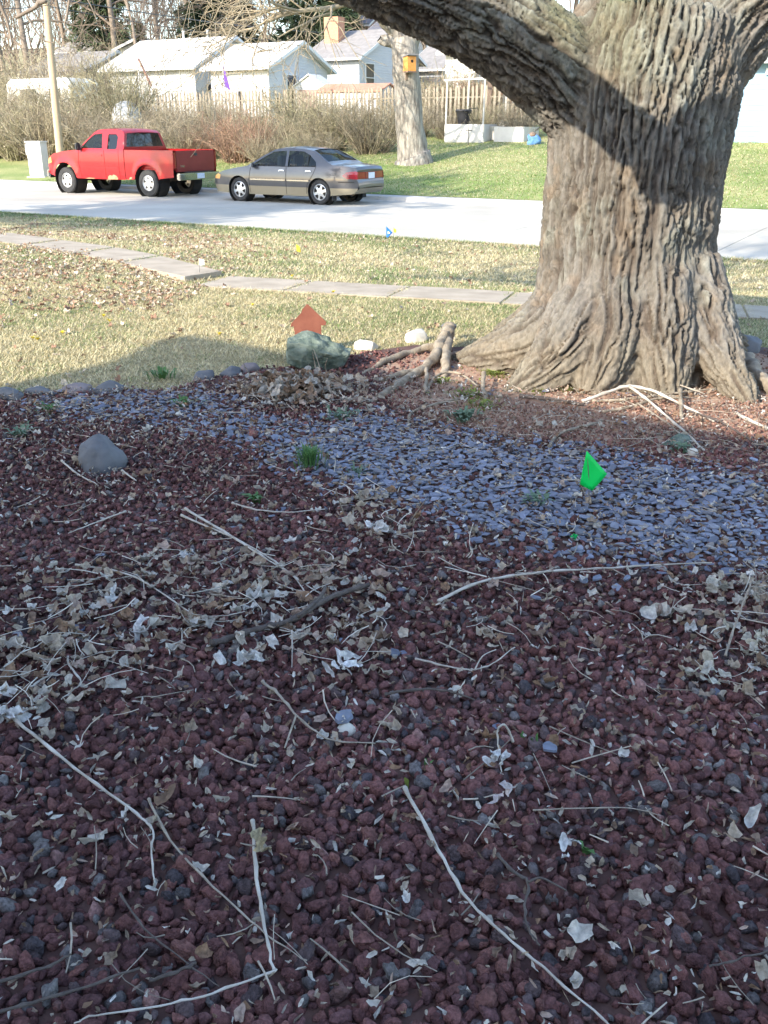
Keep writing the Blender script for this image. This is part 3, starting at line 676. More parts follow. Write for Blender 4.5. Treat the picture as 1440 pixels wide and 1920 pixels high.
def lava():
    rng = np.random.default_rng(21); pts = []
    for sp, smin, smax, zlo, zhi, keep in ((.027, .010, .0175, .004, .016, 1.), (.040, .012, .023, .012, .030, .85), (.11, .019, .027, .016, .03, .5)):
        gx, gy = np.meshgrid(np.arange(-4, 4, sp), np.arange(.45, 7.6, sp)); x = gx.ravel() + rng.uniform(-.5, .5, gx.size) * sp; y = gy.ravel() + rng.uniform(-.5, .5, gx.size) * sp
        m = view_mask(x, y, .3) & in_poly(x, y, BEDW) & (rng.random(x.size) < keep)
        sw = slate_w(x, y); m &= rng.random(x.size) > np.clip(sw * 1.02, 0, .97)
        rt_ = np.hypot(x - TC.x, y - TC.y); m &= rt_ > .62
        m &= rng.random(x.size) < np.where((y > 6.0) & (x > .4), .30, np.where(y > 6, .5, 1.))
        x, y = x[m], y[m]; s = rng.uniform(smin, smax, x.size) * np.clip(1.18 - y * .055, .8, 1.2); pts.append(np.stack((x, y, rng.uniform(zlo, zhi, x.size), s), 1))
    P = np.concatenate(pts); n = len(P); Rm = rand_rot(n, rng)
    pal = np.array([(.092, .043, .040), (.108, .049, .044), (.076, .038, .037), (.128, .060, .051), (.07, .05, .049), (.092, .080, .077), (.048, .040, .042), (.15, .085, .075), (.12, .108, .10)])
    pr = np.array((.27, .22, .2, .11, .09, .045, .03, .035, .02)); ci = rng.choice(len(pal), n, p=pr / pr.sum())
    patch = 1 + .2 * n2(P[:, 0], P[:, 1], 1.3, 4); col = pal[ci] * rng.uniform(1.3, 2.2, (n, 1)) * patch[:, None]; dust_sun = (sstep(4.9, 5.7, P[:, 1] + .12 * n2(P[:, 0], P[:, 1], 3., 7)) * sstep(-.1, .6, P[:, 0]))[:, None]; col = col * (1 - .75 * dust_sun) + np.array((.36, .21, .15)) * rng.uniform(.6, 1.2, (n, 1)) * .75 * dust_sun; P[:, 3] *= 1 - .35 * dust_sun[:, 0]  # chips near the trunk are paled to paint in the sunlit strip
    S = P[:, 3:4] * np.exp(rng.normal(0, .22, (n, 3)))
    dep = P[:, 1] * CT + HC * ST; inview = view_mask(P[:, 0], P[:, 1], -.02) & (P[:, 1] > 1.42) & (P[:, 2] > .012)
    score = np.where(inview, P[:, 3] / dep, 0); top = np.argsort(-score)[:300]; ind = np.zeros(n, bool); ind[top] = True
    VB, FB = rock_variants(3, 14, 40); meshes = [npmesh('lava_rock', v, FB, 'lava_one') for v in VB]
    for k, i in enumerate(top):
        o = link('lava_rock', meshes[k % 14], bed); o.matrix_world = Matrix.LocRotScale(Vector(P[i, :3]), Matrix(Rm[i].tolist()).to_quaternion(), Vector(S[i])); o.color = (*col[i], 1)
    parts = []; y = P[:, 1]
    hi = ((y < 2.3) & (P[:, 2] > .009)) | ((y < 3.2) & (P[:, 2] > .017))
    for sub, msk, nv_ in ((2, (~ind) & hi, 14), (1, (~ind) & ~hi, 10)):
        VAR, Fc = rock_variants(sub, nv_, 60 + sub); J = np.nonzero(msk)[0]; parts.append(stamp(VAR, Fc, rng.integers(0, nv_, len(J)), Rm[J], S[J], P[J, :3], col[J]))
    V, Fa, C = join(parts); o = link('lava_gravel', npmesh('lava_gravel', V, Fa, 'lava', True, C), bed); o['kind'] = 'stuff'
    print('lava', n, len(Fa))
lava()

def chip_variants(n, seed):
    rng = np.random.default_rng(seed); out = []
    for k in range(n):
        m = 7; a = np.sort(np.arange(m) * 2 * np.pi / m + rng.uniform(-.32, .32, m)); r = rng.uniform(.62, 1.05, m); x = np.cos(a) * r; y = np.sin(a) * r * rng.uniform(.5, .85)
        top = np.stack((x * .93, y * .93, np.full(m, .11) + rng.uniform(-.02, .02, m)), 1); bot = np.stack((x, y, np.full(m, -.11)), 1)
        out.append(np.concatenate((top, bot, [(0, 0, .12)])))
    Fc = [(i, (i + 1) % m, 2 * m) for i in range(m)] + [(i, i + m, (i + 1) % m) for i in range(m)] + [((i + 1) % m, i + m, (i + 1) % m + m) for i in range(m)]
    return np.array(out), np.array(Fc)
def rot_tilt(n, rng, tilt):
    a = rng.uniform(0, 2 * np.pi, n); tx, ty = rng.normal(0, tilt, n), rng.normal(0, tilt, n); c, s = np.cos(a), np.sin(a); Z = np.zeros(n); O = np.ones(n)
    Rz = np.stack((c, -s, Z, s, c, Z, Z, Z, O), 1).reshape(n, 3, 3)
    Rx = np.stack((O, Z, Z, Z, np.cos(tx), -np.sin(tx), Z, np.sin(tx), np.cos(tx)), 1).reshape(n, 3, 3); Ry = np.stack((np.cos(ty), Z, np.sin(ty), Z, O, Z, -np.sin(ty), Z, np.cos(ty)), 1).reshape(n, 3, 3)
    return Rx @ Ry @ Rz
def slate():
    rng = np.random.default_rng(33); pts = []
    for sp, smin, smax, zl, zh, keep in ((.038, .018, .030, .010, .018, .92), (.042, .017, .035, .018, .028, .85), (.085, .030, .050, .024, .034, .45)):
        gx, gy = np.meshgrid(np.arange(-4, 4, sp), np.arange(2.2, 7.2, sp)); x = gx.ravel() + rng.uniform(-.5, .5, gx.size) * sp; y = gy.ravel() + rng.uniform(-.5, .5, gx.size) * sp
        m = view_mask(x, y, .3) & (rng.random(x.size) < keep) & (rng.random(x.size) < slate_w(x, y) + .004) & in_poly(x, y, BEDW); x, y = x[m], y[m]
        pts.append(np.stack((x, y, rng.uniform(zl, zh, x.size), rng.uniform(smin, smax, x.size)), 1))
    P = np.concatenate(pts); n = len(P); Rm = rot_tilt(n, rng, .2); S = P[:, 3:4] * np.stack((np.ones(n), rng.uniform(.7, 1.1, n), rng.uniform(.4, 1.0, n)), 1)
    pal = np.array([(.195, .21, .275), (.165, .18, .24), (.235, .245, .295), (.20, .20, .23), (.26, .235, .215), (.12, .13, .165)]); col = pal[rng.choice(6, n, p=(.3, .25, .18, .12, .05, .1))] * rng.uniform(.82, 1.2, (n, 1))
    dep = P[:, 1] * CT + HC * ST; score = np.where(view_mask(P[:, 0], P[:, 1], -.03) & (P[:, 2] > .02), P[:, 3] / dep, 0); top = np.argsort(-score)[:300]; ind = np.zeros(n, bool); ind[top] = True
    VAR, Fc = chip_variants(16, 8); meshes = [npmesh('slate_chip', v, Fc, 'slate_one', False) for v in VAR]
    for k, i in enumerate(top):
        o = link('slate_chip', meshes[k % 16], bed); o.matrix_world = Matrix.LocRotScale(Vector(P[i, :3]), Matrix(Rm[i].tolist()).to_quaternion(), Vector(S[i])); o.color = (*col[i], 1)
    J = np.nonzero(~ind)[0]; V, Fa, C = stamp(VAR, Fc, rng.integers(0, 16, len(J)), Rm[J], S[J], P[J, :3], col[J])
    o = link('slate_gravel', npmesh('slate_gravel', V, Fa, 'slate', False, C), bed); o['kind'] = 'stuff'
    for px, py, sz in ((645, 1342, .05), (1030, 1400, .034), (1095, 1088, .035), (1120, 1083, .03), (1175, 1084, .03), (905, 1048, .035), (480, 973, .03), (510, 967, .025), (1080, 1030, .035), (1005, 1120, .03)):
        o = link('slate_chip', meshes[random.randrange(16)], bed); v = G(px, py, .045); o.location = v; o.scale = (sz, sz * .8, sz); o.rotation_euler = (.15, -.1, random.uniform(0, 6)); o.color = (.17, .19, .245, 1)
    print('slate', n)
slate()

# ------------------------------------------------------------------ leaf litter
def leaf_variants(seed, n=10, crumple=.25, m=13):
    rng = np.random.default_rng(seed); out = []
    for k in range(n):
        a = np.arange(m) * 2 * np.pi / m; lob = rng.integers(2, 6); r = 1 + (.2 if k % 3 else .06) * np.cos(a * lob + rng.uniform(0, 6)) * (1 if k % 2 else .6) + rng.uniform(-.2, .16, m)
        x = np.cos(a) * r; y = np.sin(a) * r * rng.uniform(.32, .85)
        cu = rng.uniform(.05, 1.0); cv = rng.uniform(-.3, .6)
        def zz(x, y): return cu * y * y * 1.1 + cv * x * x * .6 + crumple * fbm(np.stack((x * 1.6 + k * 3, y * 1.6, x * 0), 1), 2, seed)
        ox, oy = x * .55, y * .5
        V = np.concatenate((np.stack((x, y, zz(x, y)), 1), np.stack((ox, oy, zz(ox, oy) - .05), 1), [(0, 0, -.05)])); V[:, 2] -= V[:, 2].min() * .5; out.append(V)
    Fc = []
    for i in range(m): j = (i + 1) % m; Fc += [(i, j, m + j), (i, m + j, m + i), (m + i, m + j, 2 * m)]
    return np.array(out), np.array(Fc)
LV1, LF1 = leaf_variants(3, 10, .5); LV2, LF2 = leaf_variants(9, 8, .55); LV3, LF3 = leaf_variants(15, 8, .5, 6)
LPAL = np.array([(.46, .38, .29), (.37, .28, .20), (.54, .48, .40), (.29, .18, .11), (.44, .32, .25), (.62, .58, .52), (.24, .16, .11)])
DRIFT = [([(0, 1190), (150, 1090), (300, 1050), (560, 1060), (740, 1090), (760, 1180), (700, 1290), (560, 1270), (400, 1240), (200, 1330), (60, 1400), (-40, 1400)], 1.0),
         ([(1260, 1090), (1440, 1070), (1500, 1330), (1290, 1330), (1220, 1210)], .55), ([(620, 920), (720, 930), (800, 1010), (760, 1060), (640, 1020)], .8),
         ([(830, 1060), (1100, 1090), (1150, 1250), (900, 1260), (760, 1180)], .3), ([(-40, 1230), (160, 1200), (160, 1330), (-40, 1350)], .7),
         ([(430, 735), (560, 712), (660, 720), (700, 770), (560, 782), (430, 775)], 1.5)]
DR = [(pxpoly(p), w_) for p, w_ in DRIFT]
def leaves():
    rng = np.random.default_rng(44); n = 60000; x = rng.uniform(-3.4, 3.4, n); y = rng.uniform(.6, 6.6, n)
    dens = np.full(n, .022) + .02 * np.clip(n2(x, y, 1.1, 8), 0, 1)
    for p, w_ in DR: dens += in_poly(x + rng.normal(0, .05, n), y + rng.normal(0, .05, n), p) * w_ * .27
    m = view_mask(x, y, .25) & (rng.random(n) < dens) & in_poly(x, y, BEDW) & (np.hypot(x - TC.x, y - TC.y) > .75); x, y = x[m], y[m]; dens = dens[m]; n = len(x)
    s = rng.uniform(.009, .026, n) * np.where(rng.random(n) < .18, 1.45, 1); z = .036 + rng.uniform(0, .022, n) + np.clip(dens, 0, .6) * .04 * rng.random(n)
    s = s * np.where(dens > .12, 1.05, .95); P = np.stack((x, y, z), 1); Rm = rot_tilt(n, rng, .33); S = np.repeat(s[:, None], 3, 1); cidx = rng.choice(7, n, p=(.24, .2, .16, .13, .12, .08, .07)); col = LPAL[cidx] * rng.uniform(.75, 1.15, (n, 1))
    score = np.where(view_mask(x, y, -.04) & (y > 1.45), s / (y * CT + .65), 0); top = np.argsort(-score)[:240]; ind = np.zeros(n, bool); ind[top] = True
    ms = [npmesh('dry_leaf', v, LF1, 'leaf_one') for v in LV1]
    for k, i in enumerate(top):
        o = link('dry_leaf', ms[k % 10]); o.matrix_world = Matrix.LocRotScale(Vector(P[i]), Matrix(Rm[i].tolist()).to_quaternion(), Vector(S[i])); o.color = (*col[i], 1)
        pxl, pyl, _ = proj(P[i]); cw = ('tan', 'brown', 'pale beige', 'dark brown', 'pinkish tan', 'whitish', 'dark')[int(cidx[i])]
        wh = 'bottom edge' if pyl > 1740 else 'lower bed' if pyl > 1480 else 'middle bed' if pyl > 1250 else 'upper bed'; wx = 'far left' if pxl < 290 else 'left' if pxl < 580 else 'centre' if pxl < 860 else 'right' if pxl < 1150 else 'far right'
        tag(o, '%s %s dry leaf %s, %s, %s' % ('large' if s[i] > .036 else 'mid-sized' if s[i] > .028 else 'small' if s[i] > .021 else 'tiny', cw, 'in the leaf drift' if dens[i] > .12 else 'alone on lava rock', wh, wx), 'leaf', 'dry leaves scattered over the rock bed')
    J = np.nonzero(~ind)[0]; a = stamp(LV1, LF1, rng.integers(0, 10, len(J)), Rm[J], S[J], P[J], col[J])
    # crumbs and bark chips
    k = 32000; cx = rng.uniform(-3.4, 3.4, k); cy = rng.uniform(.6, 6.6, k); m = view_mask(cx, cy, .2) & in_poly(cx, cy, BEDW) & (rng.random(k) < np.where(cy > 5.0, 1, .6)); cx, cy = cx[m], cy[m]; k = len(cx)
    b = stamp(LV3, LF3, rng.integers(0, 8, k), rot_tilt(k, rng, .6), np.stack((rng.uniform(.006, .019, k), rng.uniform(.003, .010, k), rng.uniform(.004, .014, k)), 1), np.stack((cx, cy, .03 + rng.uniform(0, .025, k)), 1), LPAL[rng.integers(0, 7, k)] * rng.uniform(.7, 1.2, (k, 1)))
    V, Fa, C = join((a, b)); o = link('leaf_litter', npmesh('leaf_litter', V, Fa, 'leaf', True, C)); tag(o, 'dry leaf fragments and crumbs strewn over the rock bed', 'leaf litter', kind='stuff')
    print('leaves', n, k)
leaves()

# ------------------------------------------------------------------ stones, sticks, flags, weeds
def boulder(name, label, px, py, size, mat, seed, sink=.3, rz=0., cat='stone', sub=4, amp=.3, group=None, facets=8):
    V, Fc = ico(sub); rng = np.random.default_rng(seed); W_ = V * (1 + amp * fbm(V * .9 + seed * 3.3, 3, seed))[:, None]
    for _ in range(facets):
        nn = rng.normal(0, 1, 3); nn /= np.linalg.norm(nn); h = rng.uniform(.6, .85); W_ = W_ - nn * np.clip(W_ @ nn - h, 0, None)[:, None] * .9
    W_ = W_ * (1 + .03 * fbm(V * 5, 3, seed))[:, None] * np.array(size)
    v = G(px, py); o = link(name, npmesh(name, W_, Fc, mat), None, (v.x, v.y, size[2] * (1 - sink) * .7)); o.rotation_euler = (0, 0, rz); tag(o, label, cat, group); return o
boulder('boulder', 'angular moss-green boulder in front of the rusty birdhouse silhouette', 592, 690, (.32, .2, .19), 'stone_green', 5, .25, .2, 'boulder', sub=5, amp=.34, facets=16)
boulder('rounded_rock', 'smooth grey rounded rock half buried in the lava rock', 190, 882, (.12, .10, .14), 'stone_grey', 7, .5, .3, 'rock', amp=.24, facets=1)
boulder('flat_stone', 'pale flat stone at the lawn edge beside the green boulder', 686, 655, (.10, .06, .05), 'stone_pale', 15, .2, 0)
boulder('flat_stone', 'long pale stone lying left of the pale surface root', 778, 640, (.13, .07, .07), 'stone_pale', 16, .2, .5)
boulder('flat_stone', 'blue-grey stone behind the trunk on its shaded side', 1398, 662, (.15, .10, .10), 'stone_grey', 18, .2, 0, facets=10)
boulder('flat_stone', 'flat pale green stone lying below the pile of dead branches', 1272, 835, (.095, .06, .04), 'stone_green', 21, .1, .1)
boulder('root_cap_stone', 'small grey stone perched on the knuckle of the surface root', 842, 640, (.07, .05, .04), 'stone_grey', 24, -3.6, .3)
for i, (px, py, a, nm, mt) in enumerate(((20, 748, .10, 'first', 'stone_grey'), (75, 742, .12, 'grey', 'stone_grey'), (147, 738, .13, 'pinkish', 'stone_pink'), (205, 736, .12, 'domed grey', 'stone_grey'), (384, 714, .08, 'small', 'stone_grey'), (432, 706, .09, 'lichen-grey', 'stone_grey'), (466, 696, .09, 'pale', 'stone_pink'))):
    boulder('edging_stone', ('leftmost grey edging stone at the frame edge between lawn and slate', 'flat grey edging stone, left neighbour of the pinkish one', 'flat pinkish edging stone between lawn and slate chips', 'domed grey edging stone, right neighbour of the pinkish one', 'smallest grey edging stone just right of the gap in the row', 'lichen-grey edging stone in the middle of three near the boulder', 'pale edging stone nearest the green boulder')[i], px, py, (a, .06, .055), mt, 30 + i, .45, -.2 + .1 * i, 'stone', 3, group='edging stones between lawn and bed')
for i, (px, py, a) in enumerate(((627, 815, .03), (1298, 857, .035), (860, 690, .02), (1190, 790, .018), (650, 1382, .032), (850, 638, .02))):
    boulder('pebble', ('round pale pebble among the slate near the grass tuft', 'pale pebble on red chips right of the flat green stone', 'small pale pebble at the foot of the surface root', 'tiny pale pebble under the dead branch pile', 'white pebble on lava rock beside a lone slate chip', 'white pebble beside the root knuckle')[i], px, py, (a, a * .8, a * .7), 'stone_pale', 50 + i, -.6, 0, 'pebble', 2, .15, facets=2)

def stem(name, label, pts, rpx, mat='stem_pale', cat='stick', z=.056, taper=.4, forks=(), wob=.004, zs=None):
    """a stick lying on the rocks along picture points, radius in picture pixels at its own distance"""
    W_ = []; r = []
    for i, (px, py) in enumerate(pts):
        zz = z if zs is None else zs[i]; v = G(px, py, zz); W_.append(np.array(v)); d = proj(v)[2] * .62; f = 1 - (1 - taper) * i / max(1, len(pts) - 1); r.append(rpx * f * d / F)
    P, rr = smooth_pts(W_, r, 5); P = P + np.random.default_rng(len(label)).normal(0, wob, P.shape) * .3
    c = P[0]; e = MB().tube([Vector(p - c) for p in P], [x * (random.uniform(.82, 1.05) if q_ % 4 else 1.28) for q_, x in enumerate(rr)], 7).build(name, mat, None, smooth=2, loc=tuple(c)); tag(e, label, cat)
    for fp in forks:
        Q = [np.array(G(px, py, z + .012)) for px, py in fp]; dd = proj(Q[0])[2] * .72; q, qr = smooth_pts(Q, [rpx * .6 * dd / F * (1 - .5 * i / len(Q)) for i in range(len(Q))], 4)
        MB().tube([Vector(p - c) for p in q], list(qr), 6).build('side_twig', mat, e, smooth=2)
    return e
stem('dry_stick', 'long pale stem from the left edge bent sharply downward at its end', [(-40, 1296), (0, 1325), (60, 1375), (160, 1455), (255, 1525), (285, 1556), (284, 1600), (290, 1655)], 6.2)
stem('dry_stick', 'thin knobbly stem running down right beside the L-shaped stem', [(280, 1498), (318, 1575), (420, 1680), (500, 1752), (575, 1802)], 4.5, 'stem')
stem('dry_stick', 'L-shaped pale stem kinked at its lower right corner', [(474, 1538), (482, 1650), (497, 1740), (511, 1812), (508, 1822), (400, 1862), (300, 1885), (180, 1906), (140, 1918)], 6.0)
stem('dry_stick', 'longest pale stem curving down through the lower right foreground', [(760, 1478), (820, 1590), (880, 1690), (960, 1765), (1060, 1850), (1145, 1922), (1200, 1960)], 6.5)
stem('dry_stick', 'long pale stem arched along the lower edge of the slate', [(822, 1126), (900, 1092), (1000, 1075), (1150, 1064), (1335, 1054)], 5.5)
stem('dry_stick', 'upper of two parallel pale stems pointing into the leaf drift', [(348, 954), (440, 1010), (520, 1060), (612, 1122)], 4.2)
stem('dry_stick', 'lower of two parallel pale stems pointing into the leaf drift', [(340, 966), (460, 1020), (545, 1075), (588, 1140)], 3.6)
stem('dry_stick', 'slim pale stem crossing the upper left of the leaf drift', [(142, 1060), (230, 1073), (300, 1110), (362, 1152), (420, 1175)], 3.6)
stem('dry_stick', 'short straight pale stem right of the rounded grey rock', [(236, 958), (180, 980), (128, 1000)], 3.0)
stem('dry_stick', 'pale stem ending against the rounded grey rock', [(116, 864), (145, 888), (182, 908)], 3.4)
stem('dry_stick', 'short pale stub right of the rounded grey rock base', [(229, 882), (256, 902)], 3.4)
stem('dry_stick', 'curved tan stem with small fork right of the leaf drift', [(778, 1234), (830, 1248), (890, 1256), (930, 1240), (966, 1212)], 3.4, forks=([(890, 1256), (905, 1230), (930, 1218)],))
stem('dry_stick', 'white ribbon-like stem looped over above a crumpled leaf', [(962, 1392), (952, 1366), (940, 1360), (932, 1376), (938, 1412), (940, 1448)], 4.0, zs=[.07, .12, .14, .11, .06, .05])
stem('dry_stick', 'pale bent strip at left edge above a long stem', [(58, 1288), (88, 1268), (116, 1266)], 4.2)
stem('dry_stick', 'zigzag pale strip beside the left leaf drift', [(126, 1232), (132, 1250), (152, 1278), (135, 1295), (114, 1312)], 4.0)
stem('dry_stick', 'pale stem dangling behind the small spring weed', [(436, 942), (480, 956), (540, 960), (610, 955)], 3.2)
stem('dry_stick', 'straight tan stem across bare lava rock at lower right', [(640 + 720 / 2 - 0, 1520), (1160, 1514), (1240, 1530)], 2.6, 'stem')
stem('dead_branch', 'thick dark dead branch lying across the leaf drift', [(398, 1206), (430, 1196), (480, 1180), (545, 1163), (600, 1130), (640, 1112), (692, 1096)], 11, 'twig_dark', 'branch', .07, .7, ([(560, 1155), (600, 1120), (610, 1100)],))
stem('dead_branch', 'grey forked twig in the lower right foreground', [(933, 1602), (962, 1634), (990, 1654), (984, 1700), (990, 1740), (1012, 1772)], 6, 'twig_dark', 'branch', .062, .5, ([(990, 1654), (1012, 1646), (1035, 1655), (1062, 1670)],))
stem('dead_branch', 'brown twig with a side shoot below the leaf drift', [(492, 1278), (520, 1300), (552, 1338), (600, 1378), (640, 1390), (704, 1394)], 5, 'stem', 'branch', .062, .4, ([(555, 1342), (545, 1370), (534, 1402)],))
stem('dead_branch', 'dark rough twig nearest the lower left corner', [(-20, 1846), (60, 1822), (110, 1802), (132, 1788)], 6, 'twig_dark', 'branch', .06, .6)
stem('dead_branch', 'long dark twig rising from the bottom left edge', [(-10, 1898), (60, 1882), (160, 1850), (262, 1816)], 6.5, 'twig_dark', 'branch', .06, .6)
stem('dead_branch', 'dark bare twig ending at the L-shaped stem', [(225, 1675), (270, 1740), (330, 1790), (410, 1850)], 4, 'twig_dark', 'branch', .058, .5)
stem('dead_branch', 'short dark stick inside the L of the pale stem', [(280, 1838), (330, 1822), (368, 1806)], 6, 'twig_dark', 'branch', .06, .8)
stem('dead_branch', 'dark twig running along the right middle of lava rock', [(722, 1302), (790, 1292), (850, 1298), (890, 1312)], 5, 'twig_dark', 'branch', .06, .5)
stem('dead_branch', 'thin upright twig through the dry clump at right edge', [(1360, 1230), (1375, 1180), (1395, 1130), (1410, 1085)], 4, 'stem', 'branch', .06, .6, zs=[.05, .1, .16, .22])
stem('dead_branch', 'grey twig pointing to the right edge near the bottom', [(1330, 1812), (1380, 1800), (1450, 1780)], 4, 'twig_dark', 'branch', .06, .6)
# heap of cut branches at the trunk's foot
HEAP = [([(1092, 753), (1140, 735), (1180, 724), (1230, 735), (1290, 765), (1340, 790)], 5.5, 'stem_pale', [.03, .08, .11, .09, .05, .03], 'thick pale arching branch on top of the heap below the trunk'),
        ([(1180, 724), (1215, 750), (1250, 780), (1290, 815), (1320, 845)], 4.5, 'stem_pale', [.11, .09, .07, .05, .03], 'pale branch slanting down right out of the heap into shade'),
        ([(1110, 752), (1180, 748), (1260, 738), (1345, 728)], 5, 'root', [.03, .04, .05, .05], 'brown branch lying straight across the branch heap'),
        ([(1130, 772), (1180, 763), (1230, 748), (1290, 745)], 5, 'root', [.02, .04, .06, .05], 'lower brown branch propping up the heap'),
        ([(1275, 730), (1277, 760), (1278, 795)], 7, 'root', [.09, .06, .0], 'short upright stub standing in the branch heap'),
        ([(1195, 756), (1225, 775), (1260, 800), (1300, 838)], 3, 'stem', [.06, .05, .04, .03], 'thin pale twig below the slanting heap branch'),
        ([(1290, 770), (1350, 790), (1420, 832), (1470, 850)], 3, 'twig_dark', [.05, .05, .03, .02], 'dark twig trailing right from the branch heap'),
        ([(1218, 716), (1260, 718), (1320, 738)], 3, 'stem', [.1, .1, .06], 'thin hooped twig at the top of the branch heap'),
        ([(975, 742), (1030, 748), (1096, 758)], 6, 'twig_dark', [.03, .035, .03], 'dark straight stick left of the branch heap'),
        ([(1380, 775), (1410, 790), (1460, 812)], 6, 'stem_pale', [.03, .03, .03], 'thick pale stick in the sun at the right edge'),
        ([(1225, 815), (1258, 810), (1280, 806)], 4, 'root', [.03, .03, .03], 'short stick just above the flat green stone'),
        ([(1030, 838), (1045, 815), (1090, 800), (1130, 790)], 5, 'root', [.03, .03, .04, .03], 'curved shed root piece on red chips above the green flag'),
        ([(765, 800), (770, 775), (800, 762), (850, 750), (880, 742)], 4, 'root', [.02, .03, .04, .04, .02], 'thin curved root piece right of the surface root')]
for pts, r, m_, zs, lb in HEAP: stem('dead_branch', lb, pts, r, m_, 'branch', 0, .7, zs=zs)
# dry flower stalks around the leaf pile and boulder
for i, (pts, lb) in enumerate((([(520, 770), (500, 720), (482, 694)], 'bent dry stalk left in the leaf pile before the boulder'), ([(595, 712), (590, 680), (586, 660)], 'left upright dry stalk in front of the green boulder'), ([(603, 714), (600, 690), (588, 655)], 'middle upright dry stalk in front of the green boulder'), ([(618, 712), (610, 690), (614, 672)], 'right upright dry stalk in front of the green boulder'), ([(490, 735), (470, 705), (455, 680)], 'thin leaning stalk at the left of the leaf pile'), ([(650, 975), (638, 945), (628, 915)], 'pale stalk poking up from the small leaf clump'), ([(765, 985), (785, 955), (800, 935)], 'thin stalk leaning right of the small leaf clump'))):
    stem('dry_stalk', lb, pts, 2.4, 'stem', 'stalk', zs=[.02, .14, .26], wob=.002)
# short loose twigs: too many to tell apart
def twig_litter():
    rng = np.random.default_rng(77); segs = []; cols = []
    for _ in range(900):
        x, y = rng.uniform(-2.8, 2.8), rng.uniform(.9, 6.3)
        if not (view_mask(np.array([x]), np.array([y]), .1)[0] and in_poly(np.array([x]), np.array([y]), BEDW)[0]): continue
        if math.hypot(x - TC.x, y - TC.y) < .8: continue
        a = rng.uniform(0, 6.28); L_ = rng.uniform(.03, .17) * (1.6 if rng.random() < .15 else 1); k = 4; t = np.linspace(-.5, .5, k)[:, None] * L_; bend = rng.normal(0, .16)
        d = np.array((math.cos(a), math.sin(a), 0)); nrm = np.array((-d[1], d[0], 0)); P = np.array((x, y, .05 + rng.uniform(-.008, .012))) + d * t + nrm * (t / L_) ** 2 * L_ * bend * 2 + np.array((0, 0, 1.)) * t * rng.normal(0, .12)
        segs.append((P, np.linspace(1, .6, k) * rng.uniform(.0011, .0030))); cols.append(np.array((.45, .38, .30)) * rng.uniform(.45, 1.25))
    for p_, w_ in DR:
        xs = [q.x for q in p_]; ys = [q.y for q in p_]
        ar = abs(sum(p_[i].x * p_[(i + 1) % len(p_)].y - p_[(i + 1) % len(p_)].x * p_[i].y for i in range(len(p_)))) / 2
        bb = (max(xs) - min(xs)) * (max(ys) - min(ys))
        for _ in range(int(75 * min(w_, 1.) * bb)):
            x, y = rng.uniform(min(xs), max(xs)), rng.uniform(min(ys), max(ys))
            if not in_poly(np.array([x]), np.array([y]), p_)[0]: continue
            a = rng.uniform(0, 6.28); L_ = rng.uniform(.04, .2); k = 4; t = np.linspace(-.5, .5, k)[:, None] * L_; d = np.array((math.cos(a), math.sin(a), 0)); nrm = np.array((-d[1], d[0], 0))
            P = np.array((x, y, .068 + rng.uniform(-.01, .02))) + d * t + nrm * (t / L_) ** 2 * L_ * rng.normal(0, .5) + np.array((0, 0, 1.)) * (t * rng.normal(0, .2))
            segs.append((P, np.linspace(1, .6, k) * rng.uniform(.001, .0026))); cols.append(np.array((.60, .54, .46)) * rng.uniform(.6, 1.15))
    V, Fq = tubes_np(segs, 5); o = link('twig_litter', npmesh('twig_litter', V, Fq, 'twig', True, np.repeat(np.array(cols), 20, 0))); tag(o, 'short broken twigs scattered through the rock bed', 'twigs', kind='stuff')
twig_litter()
# crumpled pale leaf clumps
def clump(label, px, py, n, spread, size, pal=((.62, .58, .52), (.55, .50, .43), (.48, .42, .34)), zmax=.04, name='leaf_clump'):
    rng = np.random.default_rng(px); v = G(px, py); e = empty(name, (v.x, v.y, 0)); P = np.stack((rng.normal(0, spread, n), rng.normal(0, spread * .8, n), .045 + rng.uniform(0, zmax, n)), 1); Rm = rot_tilt(n, rng, .7)
    for i in range(n):
        o = link('leaf', CLM[rng.integers(0, 8)], e); o.matrix_local = Matrix.LocRotScale(Vector(P[i]), Matrix(Rm[i].tolist()).to_quaternion(), Vector((1, 1, 1)) * float(rng.uniform(.6, 1.2) * size))
        o.color = (*(np.array(pal)[rng.integers(0, len(pal))] * rng.uniform(.85, 1.1)), 1)
    return tag(e, label, 'leaf clump')
CLM = [npmesh('leaf', v, LF2, 'leaf_one') for v in LV2]
PW = ((.70, .68, .66), (.62, .59, .55))
